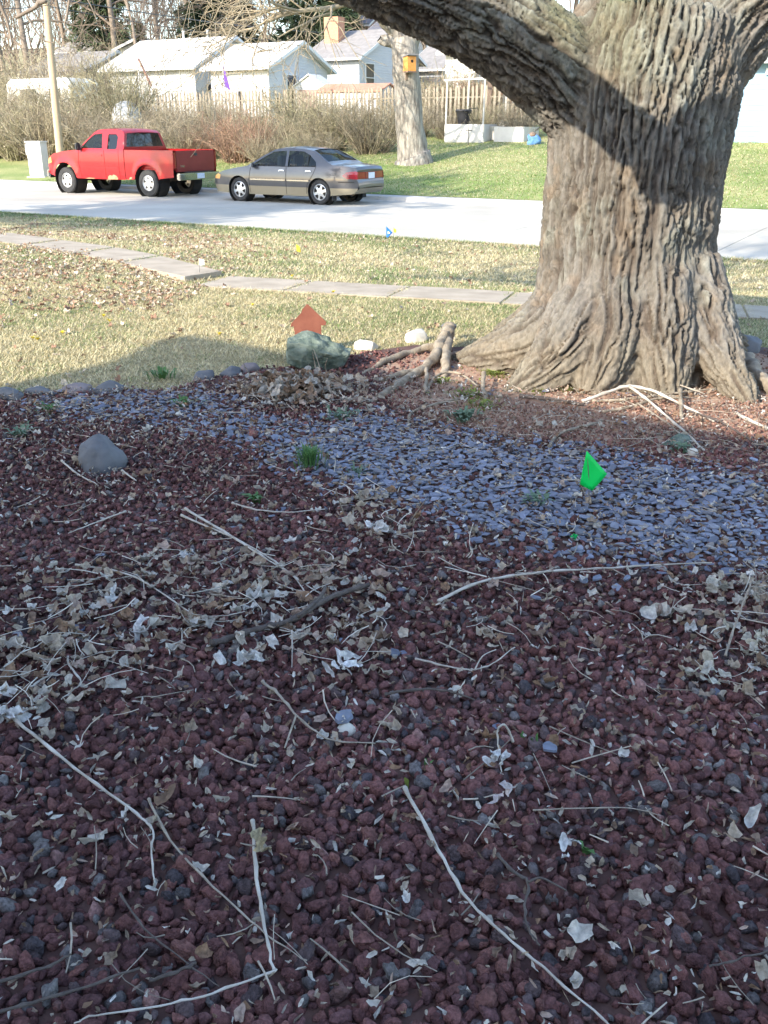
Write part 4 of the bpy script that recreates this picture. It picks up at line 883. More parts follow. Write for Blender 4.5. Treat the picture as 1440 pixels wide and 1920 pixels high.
for a in (('crumpled white leaf scrap under the looped stem', 932, 1452, 7, .018, .018, PW), ('pale crumpled leaves in front of the leaf drift', 655, 1275, 9, .03, .028, PW), ('cream crumpled leaf clump at the right edge', 1320, 1290, 8, .04, .032, ((.66, .62, .50), (.58, .52, .42))),
          ('white leaf scraps above the leaf drift', 350, 1062, 5, .022, .026, PW), ('white curled leaves right of the small leaf clump', 712, 1012, 8, .03, .03, PW), ('broad white curled leaf at the left of the drift', 270, 1205, 3, .012, .045, PW), ('white leaf hanging from a pale stem in the drift', 215, 1142, 3, .014, .034, PW),
          ('pale curled leaves at the far left edge', 20, 1370, 8, .03, .036, PW), ('twisted dry grey clump below the slate at right', 1385, 1130, 26, .07, .022, ((.42, .37, .30), (.50, .46, .38))), ('dry clump right of the cream leaves', 1410, 1230, 16, .07, .022, ((.45, .40, .30), (.52, .47, .38))),
          ('pale leaf shreds at the lower edge of the drift', 460, 1250, 9, .05, .026, PW), ('yellowish dry leaf snagged on the L-shaped stem', 488, 1620, 4, .012, .020, ((.50, .42, .25), (.45, .36, .22))), ('pale star-like leaf at lower right', 940, 1528, 2, .006, .026, ((.55, .47, .45),)),
          ('curled white leaf below the small sprout at right', 1063, 1630, 3, .014, .022, PW), ('crumpled white leaf between twigs in mid right', 862, 1325, 3, .01, .022, ((.70, .66, .58),))):
    clump(*a)
pile = clump('large pile of brown and grey curled leaves before the green boulder', 555, 745, 290, .15, .040, ((.40, .32, .24), (.30, .20, .13), (.46, .41, .35), (.24, .15, .09)), .09, 'leaf_pile')

# rusty birdhouse-shaped silhouette on a stake
def silhouette():
    v = G(575, 668); v = Vector((v.x + .01, v.y + .12, 0)); d = proj(v)[2]; k = d / F
    ol = [(-24, 0), (-27, 28), (-33, 26), (-31, 33), (-12, 52), (-10, 58), (-1, 68), (2, 66), (34, 34), (32, 28), (24, 28), (24, 0)]
    hole = [(-6 + 4.2 * math.cos(a) + 0, 14 + 4.2 * math.sin(a)) for a in np.arange(0, 6.28, .7)]
    e = empty('birdhouse_sign', v, .12); tag(e, 'rusty metal birdhouse silhouette standing behind the green boulder', 'garden ornament')
    vs = [Vector((x * k, z * k)) for x, z in ol + hole]; n = len(ol); h = len(hole)
    ed = [(i, (i + 1) % n) for i in range(n)] + [(n + i, n + (i + 1) % h) for i in range(h)]
    r = delaunay_2d_cdt(vs, ed, [], 1, 1e-6); cx, cz = -6 * k, 14 * k; z0 = .10
    fs = [f for f in r[2] if math.hypot(sum(r[0][i].x for i in f) / 3 - cx, sum(r[0][i].y for i in f) / 3 - cz) > 3.9 * k]
    m = len(r[0]); th = .003
    mb = MB().add([(p.x, -th, p.y + z0) for p in r[0]] + [(p.x, th, p.y + z0) for p in r[0]], [tuple(f) for f in fs] + [tuple(i + m for i in reversed(f)) for f in fs] + [(a, b, b + m, a + m) for a, b in ed])
    mb.build('plate', 'rust', e)
    MB().box((-.01, .012, .07), (.012, .005, .34)).build('stake', 'rust', e)
silhouette()

def flag(label, px, py, corners, mat, foot, wpx=1.6, d_=None):
    """utility marking flag: corners in picture pixels relative to (px,py); foot: pixel where the wire enters the ground"""
    b = G(*foot); e = empty('marker_flag', (b.x, b.y, b.z)); tag(e, label, 'flag')
    W_ = [at(px + dx, py + dy, b.y) - b for dx, dy in corners]; mb = MB(); n = 6
    g = []                                            # bilinear patch with a small wave
    for i in range(n + 1):
        for j in range(n + 1):
            u, v = i / n, j / n; p = W_[0] * (1 - u) * (1 - v) + W_[1] * u * (1 - v) + W_[2] * u * v + W_[3] * (1 - u) * v
            g.append(p + Vector((0, .004 * math.sin(u * 4 + v * 2) * (.3 + u), 0)))
    mb.add(g, [(i * (n + 1) + j, (i + 1) * (n + 1) + j, (i + 1) * (n + 1) + j + 1, i * (n + 1) + j + 1) for i in range(n) for j in range(n)])
    o = mb.build('flag_sheet', mat, e, smooth=2); sm = o.modifiers.new('t', 'SOLIDIFY'); sm.thickness = .0008
    top = W_[0]; MB().tube([(0, 0, -.05), tuple(top * .5 + Vector((.004, 0, 0))), tuple(top + Vector((0, .003, .01)))],   .002 if d_ is None else d_, 5).build('wire', 'wire', e)
    return e
gf = flag('bright green kite-shaped marking flag on the slate', 1100, 845, [(0, 0), (38, 43), (10, 75), (-13, 63)], 'plastic_green', (1106, 962))
bf = flag('small blue marking flag at the near road edge', 724, 424, [(0, 0), (12, 12), (3, 22), (0, 20)], 'plastic_blue', (727, 466), d_=.003)
b = bf.location; MB().add([Vector(at(727, 433, b.y - .02)) - b, Vector(at(732, 437, b.y - .02)) - b, Vector(at(727, 439, b.y - .02)) - b], [(0, 1, 2)]).build('white_print', 'plastic_white', bf)
flag('tiny yellow marking flag beside the blue one', 738, 428, [(0, 0), (5, 2), (5, 8), (0, 8)], 'plastic_yellow', (739, 466), d_=.003)
flag('yellow marking flag standing in the verge grass', 555, 458, [(0, 0), (7, 4), (9, 15), (1, 13)], 'plastic_yellow', (556, 482), d_=.003)
flag('white marking flag beside the raised pavement slab', 373, 485, [(0, 0), (10, 2), (11, 12), (0, 13)], 'plastic_white', (374, 520), d_=.003)
clump('crumpled scrap of bright green plastic on the slate edge', 1075, 1030, 4, .008, .014, ((.0, .45, .10),), .02, 'plastic_scrap')['category'] = 'scrap'

# weeds
def tuft(name, label, px, py, n, h, spread, mat, wd=.005, cat='weed', lean=.6, seed=None, group=None):
    rng = np.random.default_rng(seed or px * 7 + py); v = G(px, py); V = []; Fq = []
    for i in range(n):
        a = rng.uniform(0, 6.28); r = abs(rng.normal(0, spread)); b0 = np.array((math.cos(a) * r, math.sin(a) * r, .0)); hh = h * rng.uniform(.55, 1.1); out = np.array((math.cos(a), math.sin(a), 0)) * lean * rng.uniform(.2, 1.2) * hh; sd = np.array((-math.sin(a), math.cos(a), 0)) * wd * rng.uniform(.7, 1.3)
        o = len(V); V += [b0 - sd * .6, b0 + sd * .6, b0 + out * .4 + (0, 0, hh * .65) - sd, b0 + out * .4 + (0, 0, hh * .65) + sd, b0 + out + (0, 0, hh * (.95 - .3 * lean)) + sd * .15]
        Fq += [(o, o + 1, o + 3), (o, o + 3, o + 2), (o + 2, o + 3, o + 4)]
    ob = link(name, npmesh(name, np.array(V), np.array(Fq), mat), None, (v.x, v.y, max(.015, v.z + .01))); return tag(ob, label, cat, group)
tuft('grass_tuft', 'dense tuft of green grass growing through the slate', 582, 880, 130, .14, .045, 'weed', .0035, 'grass tuft', .5)
tuft('weed', 'bright rosette weed with pointed leaves on lava rock', 482, 948, 22, .07, .01, 'weed', .008, lean=1.1)
tuft('weed', 'broad green weed at the shaded lawn edge', 303, 712, 46, .09, .05, 'weed', .008, lean=1.)
tuft('weed', 'green weed in slate above the grass tuft, left one', 345, 765, 40, .07, .04, 'weed', .007, lean=1.)
tuft('weed', 'low weed among slate nearest the left edge stones', 95, 775, 30, .06, .04, 'weed', .006, lean=1.1)
tuft('weed', 'dark weed on lava rock at the left edge', 36, 822, 40, .07, .05, 'weed_grey', .007, lean=1.1)
tuft('weed', 'grey-green weed at the tip of the long surface root', 640, 790, 60, .07, .06, 'weed_grey', .007, lean=1.1)
tuft('weed', 'dusty weed in the slate left of the green flag', 1012, 950, 40, .06, .05, 'weed_grey', .006, lean=1.2)
tuft('weed', 'thin weed below the grass tuft', 672, 892, 30, .05, .04, 'weed_grey', .005, lean=1.2)
tuft('weed', 'leafy weed under the flat green stone', 1276, 850, 30, .06, .03, 'weed_grey', .009, lean=1.2)
tuft('weed', 'grey-green leafy weed in front of the trunk', 868, 790, 60, .08, .06, 'weed_grey', .010, lean=1.)
tuft('sprout', 'left of two green shoots beside a lone slate chip', 980, 1402, 3, .055, .004, 'weed', .007, 'sprout', .25)
tuft('sprout', 'right of two green shoots beside a lone slate chip', 1000, 1412, 3, .06, .004, 'weed', .007, 'sprout', .25)
tuft('sprout', 'green two-leaf sprout in the lower right lava rock', 1098, 1612, 4, .05, .006, 'weed', .008, 'sprout', .7)
tuft('sprout', 'thin yellow-green shoot above the longest stem', 800, 1452, 4, .05, .006, 'weed', .004, 'sprout', .5)
tuft('sprout', 'pale shoot tip at the start of the longest stem', 765, 1485, 3, .05, .004, 'clover', .006, 'sprout', .3)
for i, (px, py, n, sp) in enumerate(((925, 705, 160, .08), (1000, 735, 90, .07), (880, 745, 150, .09), (900, 765, 120, .08), (1065, 735, 50, .05), (830, 720, 70, .05))):
    tuft('clover_patch', ('yellow-green ground cover between the two left root flares', 'yellow-green ground cover in front of the left root flare', 'ground cover patch below the surface root', 'shaded ground cover above the slate near the trunk', 'small ground cover patch left of the branch heap', 'ground cover patch under the surface root knuckle')[i], px, py, n, .035, sp, 'clover', .007, 'ground cover', 1.2)['kind'] = 'stuff'

# ================================================================== LAWN
def lawn():
    rng = np.random.default_rng(90); V, Fa, C = [], [], []
    def blades(x, y, h, wd, col, zoff=0.):
        n = len(x); a = rng.uniform(0, 6.28, n); d = np.stack((np.cos(a), np.sin(a), np.zeros(n)), 1); sd = np.stack((-np.sin(a), np.cos(a), np.zeros(n)), 1) * (wd * rng.uniform(.6, 1.3, n))[:, None]
        b0 = np.stack((x, y, zt(x, y) + zoff), 1); ln = rng.uniform(.5, 1.6, n); tip = b0 + d * (h * ln)[:, None] + np.stack((np.zeros(n), np.zeros(n), h * rng.uniform(.3, 1.0, n)), 1)
        k = len(V) and sum(len(v) for v in V); V.append(np.stack((b0 - sd, b0 + sd, tip), 1).reshape(-1, 3)); Fa.append(np.arange(n * 3).reshape(-1, 3) + k); C.append(np.repeat(col, 3, 0))
    def zone(n, x0, x1, y0, y1, smax):
        x = rng.uniform(x0, x1, n); y = rng.uniform(y0, y1, n); s = sdist(x, y)
        m = (s < smax) & view_mask(x, y, .5) & ~in_poly(x, y, BEDW) & ~on_walk(x, y); return x[m], y[m]
    straw = np.array([(.66, .57, .34), (.56, .47, .26), (.72, .64, .42), (.48, .39, .22)]); green = np.array([(.17, .24, .07), (.24, .32, .11), (.14, .20, .06)])
    def colours(x, y, gshift=0.):
        n = len(x); s = sdist(x, y); g = n2(x, y, .55, 2) * .55 + n2(x, y, 2.3, 6) * .35 + gshift + .75 * sstep(-11.6, -9.9, s) * sstep(-.5, -4., x) - .05
        p = np.clip(.20 + g * .75, .03, .92); isg = rng.random(n) < p; c = np.where(isg[:, None], green[rng.integers(0, 3, n)], straw[rng.integers(0, 4, n)]); return c * rng.uniform(.75, 1.2, (n, 1))
    x, y = zone(330000, -5, 5, 5.6, 11.5, -ROADW - .0); blades(x, y, np.full(len(x), .030), .0032, colours(x, y))
    x, y = zone(330000, -12, 8, 10.5, 25, -ROADW + .05); blades(x, y, np.full(len(x), .045), .0058, colours(x, y))
    # tufts hanging over the road edge
    t = rng.uniform(-12, 22, 26000); s = -ROADW + rng.normal(-.05, .07, t.size); x = P0[0] + ND[0] * s + UD[0] * t; y = P0[1] + ND[1] * s + UD[1] * t; m = view_mask(x, y, .5); x, y = x[m], y[m]
    blades(x, y, np.full(len(x), .07), .006, colours(x, y, .15), .02 if 0 else 0.)
    o = link('near_grass', npmesh('near_grass', np.concatenate(V), np.concatenate(Fa), 'grass', False, np.concatenate(C))); tag(o, 'straw and green lawn grass between rock bed and road', 'grass', kind='stuff')
    V.clear(); Fa.clear(); C.clear()
    n = 150000; s = rng.uniform(.1, 15, n); t = rng.uniform(-22, 20, n); x = P0[0] + ND[0] * s + UD[0] * t; y = P0[1] + ND[1] * s + UD[1] * t; m = view_mask(x, y, .5); x, y = x[m], y[m]; s = s[m]
    g = np.clip(.62 + .5 * n2(x, y, .35, 3) + .3 * n2(x, y, 1.4, 12) - .5 * sstep(3, 9, s) * .6, .1, .95); isg = rng.random(len(x)) < g
    fgreen = np.array([(.16, .27, .055), (.24, .35, .09), (.20, .29, .08)]); c = np.where(isg[:, None], fgreen[rng.integers(0, 3, len(x))], straw[rng.integers(0, 4, len(x))] * .9) * rng.uniform(.8, 1.2, (len(x), 1))
    blades(x, y, np.full(len(x), .06), .012, c, .01)
    o = link('far_grass', npmesh('far_grass', np.concatenate(V), np.concatenate(Fa), 'grass', False, np.concatenate(C))); tag(o, 'green lawn grass rising beyond the road', 'grass', kind='stuff')
    # fallen leaves on the lawn
    n = 85000; x = rng.uniform(-12, 6, n); y = rng.uniform(6, 24, n); s = sdist(x, y)
    LP = pxpoly([(-60, 470), (100, 455), (260, 500), (420, 530), (330, 575), (200, 610), (-60, 620)]); LP2 = pxpoly([(-60, 440), (200, 450), (420, 515), (560, 490), (460, 450), (300, 425), (60, 420)])
    dn = .022 + .6 * in_poly(x, y, LP) * np.clip(.6 + n2(x, y, .8, 9), 0, 1) + .45 * in_poly(x, y, LP2) * np.clip(.5 + n2(x, y, .9, 3), 0, 1)
    m = (s < -ROADW) & view_mask(x, y, .4) & ~in_poly(x, y, BEDW) & ~(on_walk(x, y) & (rng.random(n) > .06)) & (rng.random(n) < dn); x, y = x[m], y[m]; n = len(x)
    pal = np.array([(.36, .23, .15), (.42, .29, .20), (.54, .44, .33), (.30, .18, .12), (.60, .51, .40)]); c = pal[rng.integers(0, 5, n)] * rng.uniform(.8, 1.2, (n, 1))
    v, f, c = stamp(LV1, LF1, rng.integers(0, 10, n), rot_tilt(n, rng, .4), np.repeat(rng.uniform(.018, .036, (n, 1)), 3, 1), np.stack((x, y, zt(x, y) + .018), 1), c)
    o = link('lawn_leaves', npmesh('lawn_leaves', v, f, 'leaf', True, c)); tag(o, 'brown fallen leaves scattered over the lawn and verge', 'leaves', kind='stuff')
    print('lawn leaves', n)
lawn()
for i, (px, py) in enumerate(((62, 637), (72, 640), (118, 628), (474, 576), (412, 630), (195, 596), (206, 605), (625, 555), (548, 528))):
    o = tuft('dandelion', 'small yellow dandelion flower in the straw lawn', px, py, 14, .03, .006, 'plastic_yellow', .006, 'dandelion', 1.2, group='dandelions dotting the lawn')

# ================================================================== VEHICLES
def panel(outline, holes, Wf, step=.09, cuts=()):
    """triangulated side panel in x,z with holes; returns verts (x,W,z) and tris"""
    pts = []; ed = []
    def loop(poly, dens):
        o = len(pts); P = []
        for i in range(len(poly)):
            a, b = Vector(poly[i]), Vector(poly[(i + 1) % len(poly)]); k = max(1, int((b - a).length / dens)); P += [a.lerp(b, j / k) for j in range(k)]
        pts.extend(P); n = len(P); ed.extend((o + i, o + (i + 1) % n) for i in range(n)); return P
    OL = loop(outline, step); HL = [loop(h, step * .6) for h in holes]
    for c in cuts: o = len(pts); k = 40; pts.extend(Vector(c[0]).lerp(Vector(c[1]), j / k) for j in range(k + 1)); ed.extend((o + j, o + j + 1) for j in range(k))
    xs = [p[0] for p in outline]; zs = [p[1] for p in outline]; gx, gy = np.meshgrid(np.arange(min(xs), max(xs), step), np.arange(min(zs), max(zs), step))
    gx, gy = gx.ravel() + .013, gy.ravel() + .017; m = in_poly(gx, gy, outline)
    for h in holes: m &= ~in_poly(gx, gy, h)
    pts.extend(Vector((a, b)) for a, b in zip(gx[m], gy[m]))
    r = delaunay_2d_cdt(pts, ed, [], 0, 1e-5); V = r[0]; T = []
    for f in r[2]:
        c = sum((V[i] for i in f), Vector((0, 0))) / 3
        if in_poly(np.array([c.x]), np.array([c.y]), outline)[0] and not any(in_poly(np.array([c.x]), np.array([c.y]), h)[0] for h in holes): T.append(tuple(f))
    return [(p.x, Wf(p.x, p.y), p.y) for p in V], T
def both(mb, V, T):
    mb.add(V, T); mb.add([(x, -y, z) for x, y, z in V], [tuple(reversed(t)) for t in T])
def strip(mb, prof, Wf, crown=.03, n=9, inset=0.):
    """surface across the vehicle along a side profile"""
    vs = []
    for x, z in prof:
        w_ = Wf(x, z) - inset
        for j in range(n): t = -1 + 2 * j / (n - 1); vs.append((x, w_ * t, z + crown * (1 - abs(t) ** 2.2)))
    mb.add(vs, [(i * n + j, i * n + j + 1, (i + 1) * n + j + 1, (i + 1) * n + j) for i in range(len(prof) - 1) for j in range(n - 1)])
def dens(prof, k=.08):
    out = []
    for i in range(len(prof) - 1):
        a, b = Vector(prof[i]), Vector(prof[i + 1]); m = max(1, int((b - a).length / k)); out += [tuple(a.lerp(b, j / m)) for j in range(m)]
    return out + [tuple(prof[-1])]
def arch(cx, cz, r, z0, n=14):                         # wheel-arch points from front to rear
    a0 = math.asin((z0 - cz) / r); return [(cx + r * math.cos(a), cz + r * math.sin(a)) for a in np.linspace(a0, math.pi - a0, n)]
def wheel(par, x, y, r, wd, rr, style, side):
    e = empty('wheel', (x, y, r)); e.parent = par
    MB().lathe([(rr, -wd / 2 + .02), (rr + .02, -wd / 2), (r - .03, -wd / 2), (r, -wd / 2 + .035), (r, wd / 2 - .035), (r - .03, wd / 2), (rr + .02, wd / 2), (rr, wd / 2 - .02)], 32, 'y').build('tyre', 'rubber', e, smooth=True)
    f = side; h = f * (wd / 2 - .045)
    MB().lathe([(rr, f * (wd / 2 - .012)), (rr - .012, f * (wd / 2 - .005)), (rr - .03, h), (rr * .55, h + f * .02), (rr * .28, h + f * .028), (.0, h + f * .03)], 32, 'y').build('rim', 'alloy', e, smooth=True)
    k = 6 if style == 'six' else 5; mb = MB()
    for i in range(k):
        a = 2 * math.pi * (i + .25) / k; r1, r2, da1, da2 = (rr * .48, rr * .84, .26, .30) if style == 'six' else (rr * .52, rr * .76, .26, .2)
        P = [(r_ * math.cos(a + d), r_ * math.sin(a + d)) for r_, d in ((r1, -da1 * .6), (r2, -da2), (r2 * 1.02, 0), (r2, da2), (r1, da1 * .6))]
        yy = h + f * .027; mb.add([(p[0], yy + f * .004, p[1]) for p in P] + [(p[0], yy - f * .02, p[1]) for p in P], [(0, 1, 2, 3, 4), (9, 8, 7, 6, 5)] + [(q, q + 5, (q + 1) % 5 + 5, (q + 1) % 5) for q in range(5)])
    mb.build('rim_slots', 'under', e)
    return e
def seam(par, pts, Wf, name='door_seam', wd=.007, mat='under'):
    D_ = dens(pts, .06)
    for s_ in (1, -1): MB().tube([(x, s_ * (Wf(x, z) + .0005), z) for x, z in D_], wd, 5).build(name, mat, par)
def bodyplate(par, name, mat, poly, Wf, off=.006, step=.08, sides=(1, -1)):
    V, T = panel(poly, [], Wf, step)
    for s_ in sides: MB().add([(x, s_ * (y + off), z) for x, y, z in V], T if s_ > 0 else [tuple(reversed(t)) for t in T]).build(name, mat, par, smooth=2)

def sedan(loc, rz):
    e = empty('sedan', loc, rz); tag(e, 'dark grey sedan with tan lower body parked behind the red pickup', 'car')
    def W(x, z):
        w_ = .915 - .05 * max(0, .55 - z) ** 1.2 * 2.2
        if z > .62: w_ -= .05 * ((z - .62) / .36) ** 2 if z < .98 else .05 + (z - .98) * .56
        ax = abs(x + .05); 
        if ax > 1.35: w_ -= .23 * ((ax - 1.35) / 1.12) ** 3.2
        return w_
    bot = [(2.36, .36), (2.28, .24), (1.74, .23)] + arch(1.37, .33, .375, .23) + [(1.0, .215), (-1.02, .215)] + arch(-1.40, .33, .375, .23) + [(-1.79, .25), (-2.40, .30), (-2.5, .38)]
    topl = [(-2.545, .52), (-2.53, .62), (-2.48, .70), (-2.50, .90), (-2.44, .975), (-2.2, 1.01), (-1.80, 1.035), (-1.62, 1.11), (-1.30, 1.285), (-1.08, 1.385), (-.85, 1.42), (-.4, 1.445), (0, 1.435), (.22, 1.40), (.50, 1.27), (.80, 1.11), (1.02, .985), (1.1, .965), (1.5, .905), (1.95, .82), (2.22, .735), (2.33, .66), (2.40, .56), (2.41, .46)]
    wf = [(.90, .985), (.50, 1.215), (.24, 1.345), (-.20, 1.375), (-.27, .965)]; wr = [(-.35, .965), (-.285, 1.375), (-.78, 1.36), (-1.0, 1.28), (-1.26, 1.10), (-1.30, .985)]
    V, T = panel(topl + bot, [wf, wr], W, .09, cuts=[((-2.56, .445), (2.42, .445))]); up = MB(); lo = MB()
    def cz(t): return sum(V[i][2] for i in t) / 3
    both(up, V, [t for t in T if cz(t) > .445]); both(lo, V, [t for t in T if cz(t) <= .445])
    fr = [p for p in topl]
    i_bt = topl.index((-1.62, 1.11)); i_tt = topl.index((-1.08, 1.385)); j0 = topl.index((.22, 1.40)); j1 = topl.index((1.02, .985))
    strip(up, dens([(-2.55, .445)] + topl[:i_bt + 1]), W, .025); strip(up, dens(topl[i_tt:j0 + 1]), W, .045); strip(up, dens(topl[j1:] + [(2.412, .445)]), W, .03)
    strip(lo, dens([(-2.40, .30), (-2.5, .38), (-2.55, .445)]), W, .0); strip(lo, dens([(2.412, .445), (2.36, .36), (2.28, .24)]), W, .0)
    up.build('body', 'paint_grey', e, smooth=True); lo.build('lower_body', 'paint_tan', e, smooth=True)
    g = MB(); strip(g, dens(topl[i_bt:i_tt + 1]), W, .03, inset=.05); rw = g.build('rear_window', 'car_glass', e, smooth=2)
    g = MB(); strip(g, dens(topl[j0:j1 + 1]), W, .035, inset=.05); g.build('windshield', 'car_glass', e, smooth=2)
    for seg in (topl[i_bt:i_tt + 1], topl[j0:j1 + 1]):                    # pillar skins beside the sloping glass
        for s_ in (1, -1):
            P = dens(seg); vs = []
            for x, z in P: w_ = W(x, z); vs += [(x, s_ * w_, z + .002), (x, s_ * (w_ - .055), z + .012)]
            MB().add(vs, [(2 * i, 2 * i + 1, 2 * i + 3, 2 * i + 2) for i in range(len(P) - 1)]).build('pillar', 'paint_grey', e)
    for h in (wf, wr): bodyplate(e, 'side_window', 'car_glass', h, W, -.018)
    seam(e, [(-1.02, .985), (-.99, 1.28)], W, 'window_divider', .012)
    for pts in ([(.92, .97), (.98, .60), (.95, .25)], [(-.31, .96), (-.31, .25)], [(-1.30, .98), (-1.22, .80), (-1.02, .52), (-.98, .28)], [(.92, .975), (-1.30, .985)]): seam(e, pts, W)
    for x0, x1 in ((.93, -.28), (-.34, -1.08)): bodyplate(e, 'side_molding', 'chrome', [(x0, .60), (x1, .60), (x1, .635), (x0, .635)], W, .012)
    bodyplate(e, 'rear_molding', 'under', [(-2.02, .60), (-2.44, .60), (-2.44, .615), (-2.02, .615)], W, .006)
    for x in (-.16, -1.06): bodyplate(e, 'door_handle', 'chrome', [(x + .09, .845), (x - .09, .85), (x - .08, .885), (x + .08, .885)], W, .025)
    for s_ in (1, -1):
        MB().box((.80, s_ * .97, .99), (.12, .17, .115), taper=.8).build('mirror', 'paint_grey', e, smooth=True, bevel=.02)
        wheel(e, 1.37, s_ * .77, .33, .21, .215, 'six', s_); wheel(e, -1.40, s_ * .77, .33, .21, .215, 'six', s_)
        for x in (1.37, -1.40): MB().lathe([(.385, s_ * .60), (.385, s_ * .885)], 24, 'y', (x, 0, .33)).build('wheel_well', 'under', e)
        mb = MB(); P = [(2.36, .60), (2.33, .68), (2.16, .745), (2.05, .70), (2.10, .60)]; Vp, Tp = panel(P, [], W, .06); mb.add([(x, s_ * (y + .006), z) for x, y, z in Vp], Tp); mb.build('headlight', 'lamp_amber', e)
        P = [(-2.52, .68), (-2.515, .86), (-2.46, .885), (-2.24, .86), (-2.12, .77), (-2.25, .69)]; Vp, Tp = panel(P, [], W, .05); mb = MB(); mb.add([(x, s_ * (y + .008), z) for x, y, z in Vp], Tp)
        mb.add([(-2.505, s_ * (W(-2.5, .7) - .01), .69), (-2.53, s_ * .30, .69), (-2.53, s_ * .30, .86), (-2.505, s_ * (W(-2.5, .86) - .01), .865)], [(0, 1, 2, 3)]); mb.build('taillight', 'lamp_red', e)
    MB().box((-2.522, 0, .775), (.03, .62, .17)).build('plate_recess', 'lamp_dark_red', e); MB().box((-2.542, 0, .765), (.012, .31, .155)).build('license_plate', 'plate', e)
    MB().box((0, 0, .30), (3.6, 1.35, .16)).build('underbody', 'under', e)
    MB().box((-.1, 0, .62), (2.7, 1.5, .42)).build('interior_tub', 'interior', e)
    for x in (.15, -.85):
        for s_ in (.37, -.37): MB().box((x, s_, .93), (.16, .5, .62), taper=.8).build('seat', 'seat_cloth', e, bevel=.03)
    MB().lathe([(.17, 0), (.185, .015), (.17, .03)], 18, 'z').build('steering_wheel', 'black_plastic', e).matrix_local = Matrix.Translation((.62, .37, .98)) @ Matrix.Rotation(R(-62), 4, 'Y')
    for s_ in (1, -1): MB().box((-1.82, s_ * .78, .20), (.02, .2, .16)).build('mud_flap', 'rubber', e)
    return e

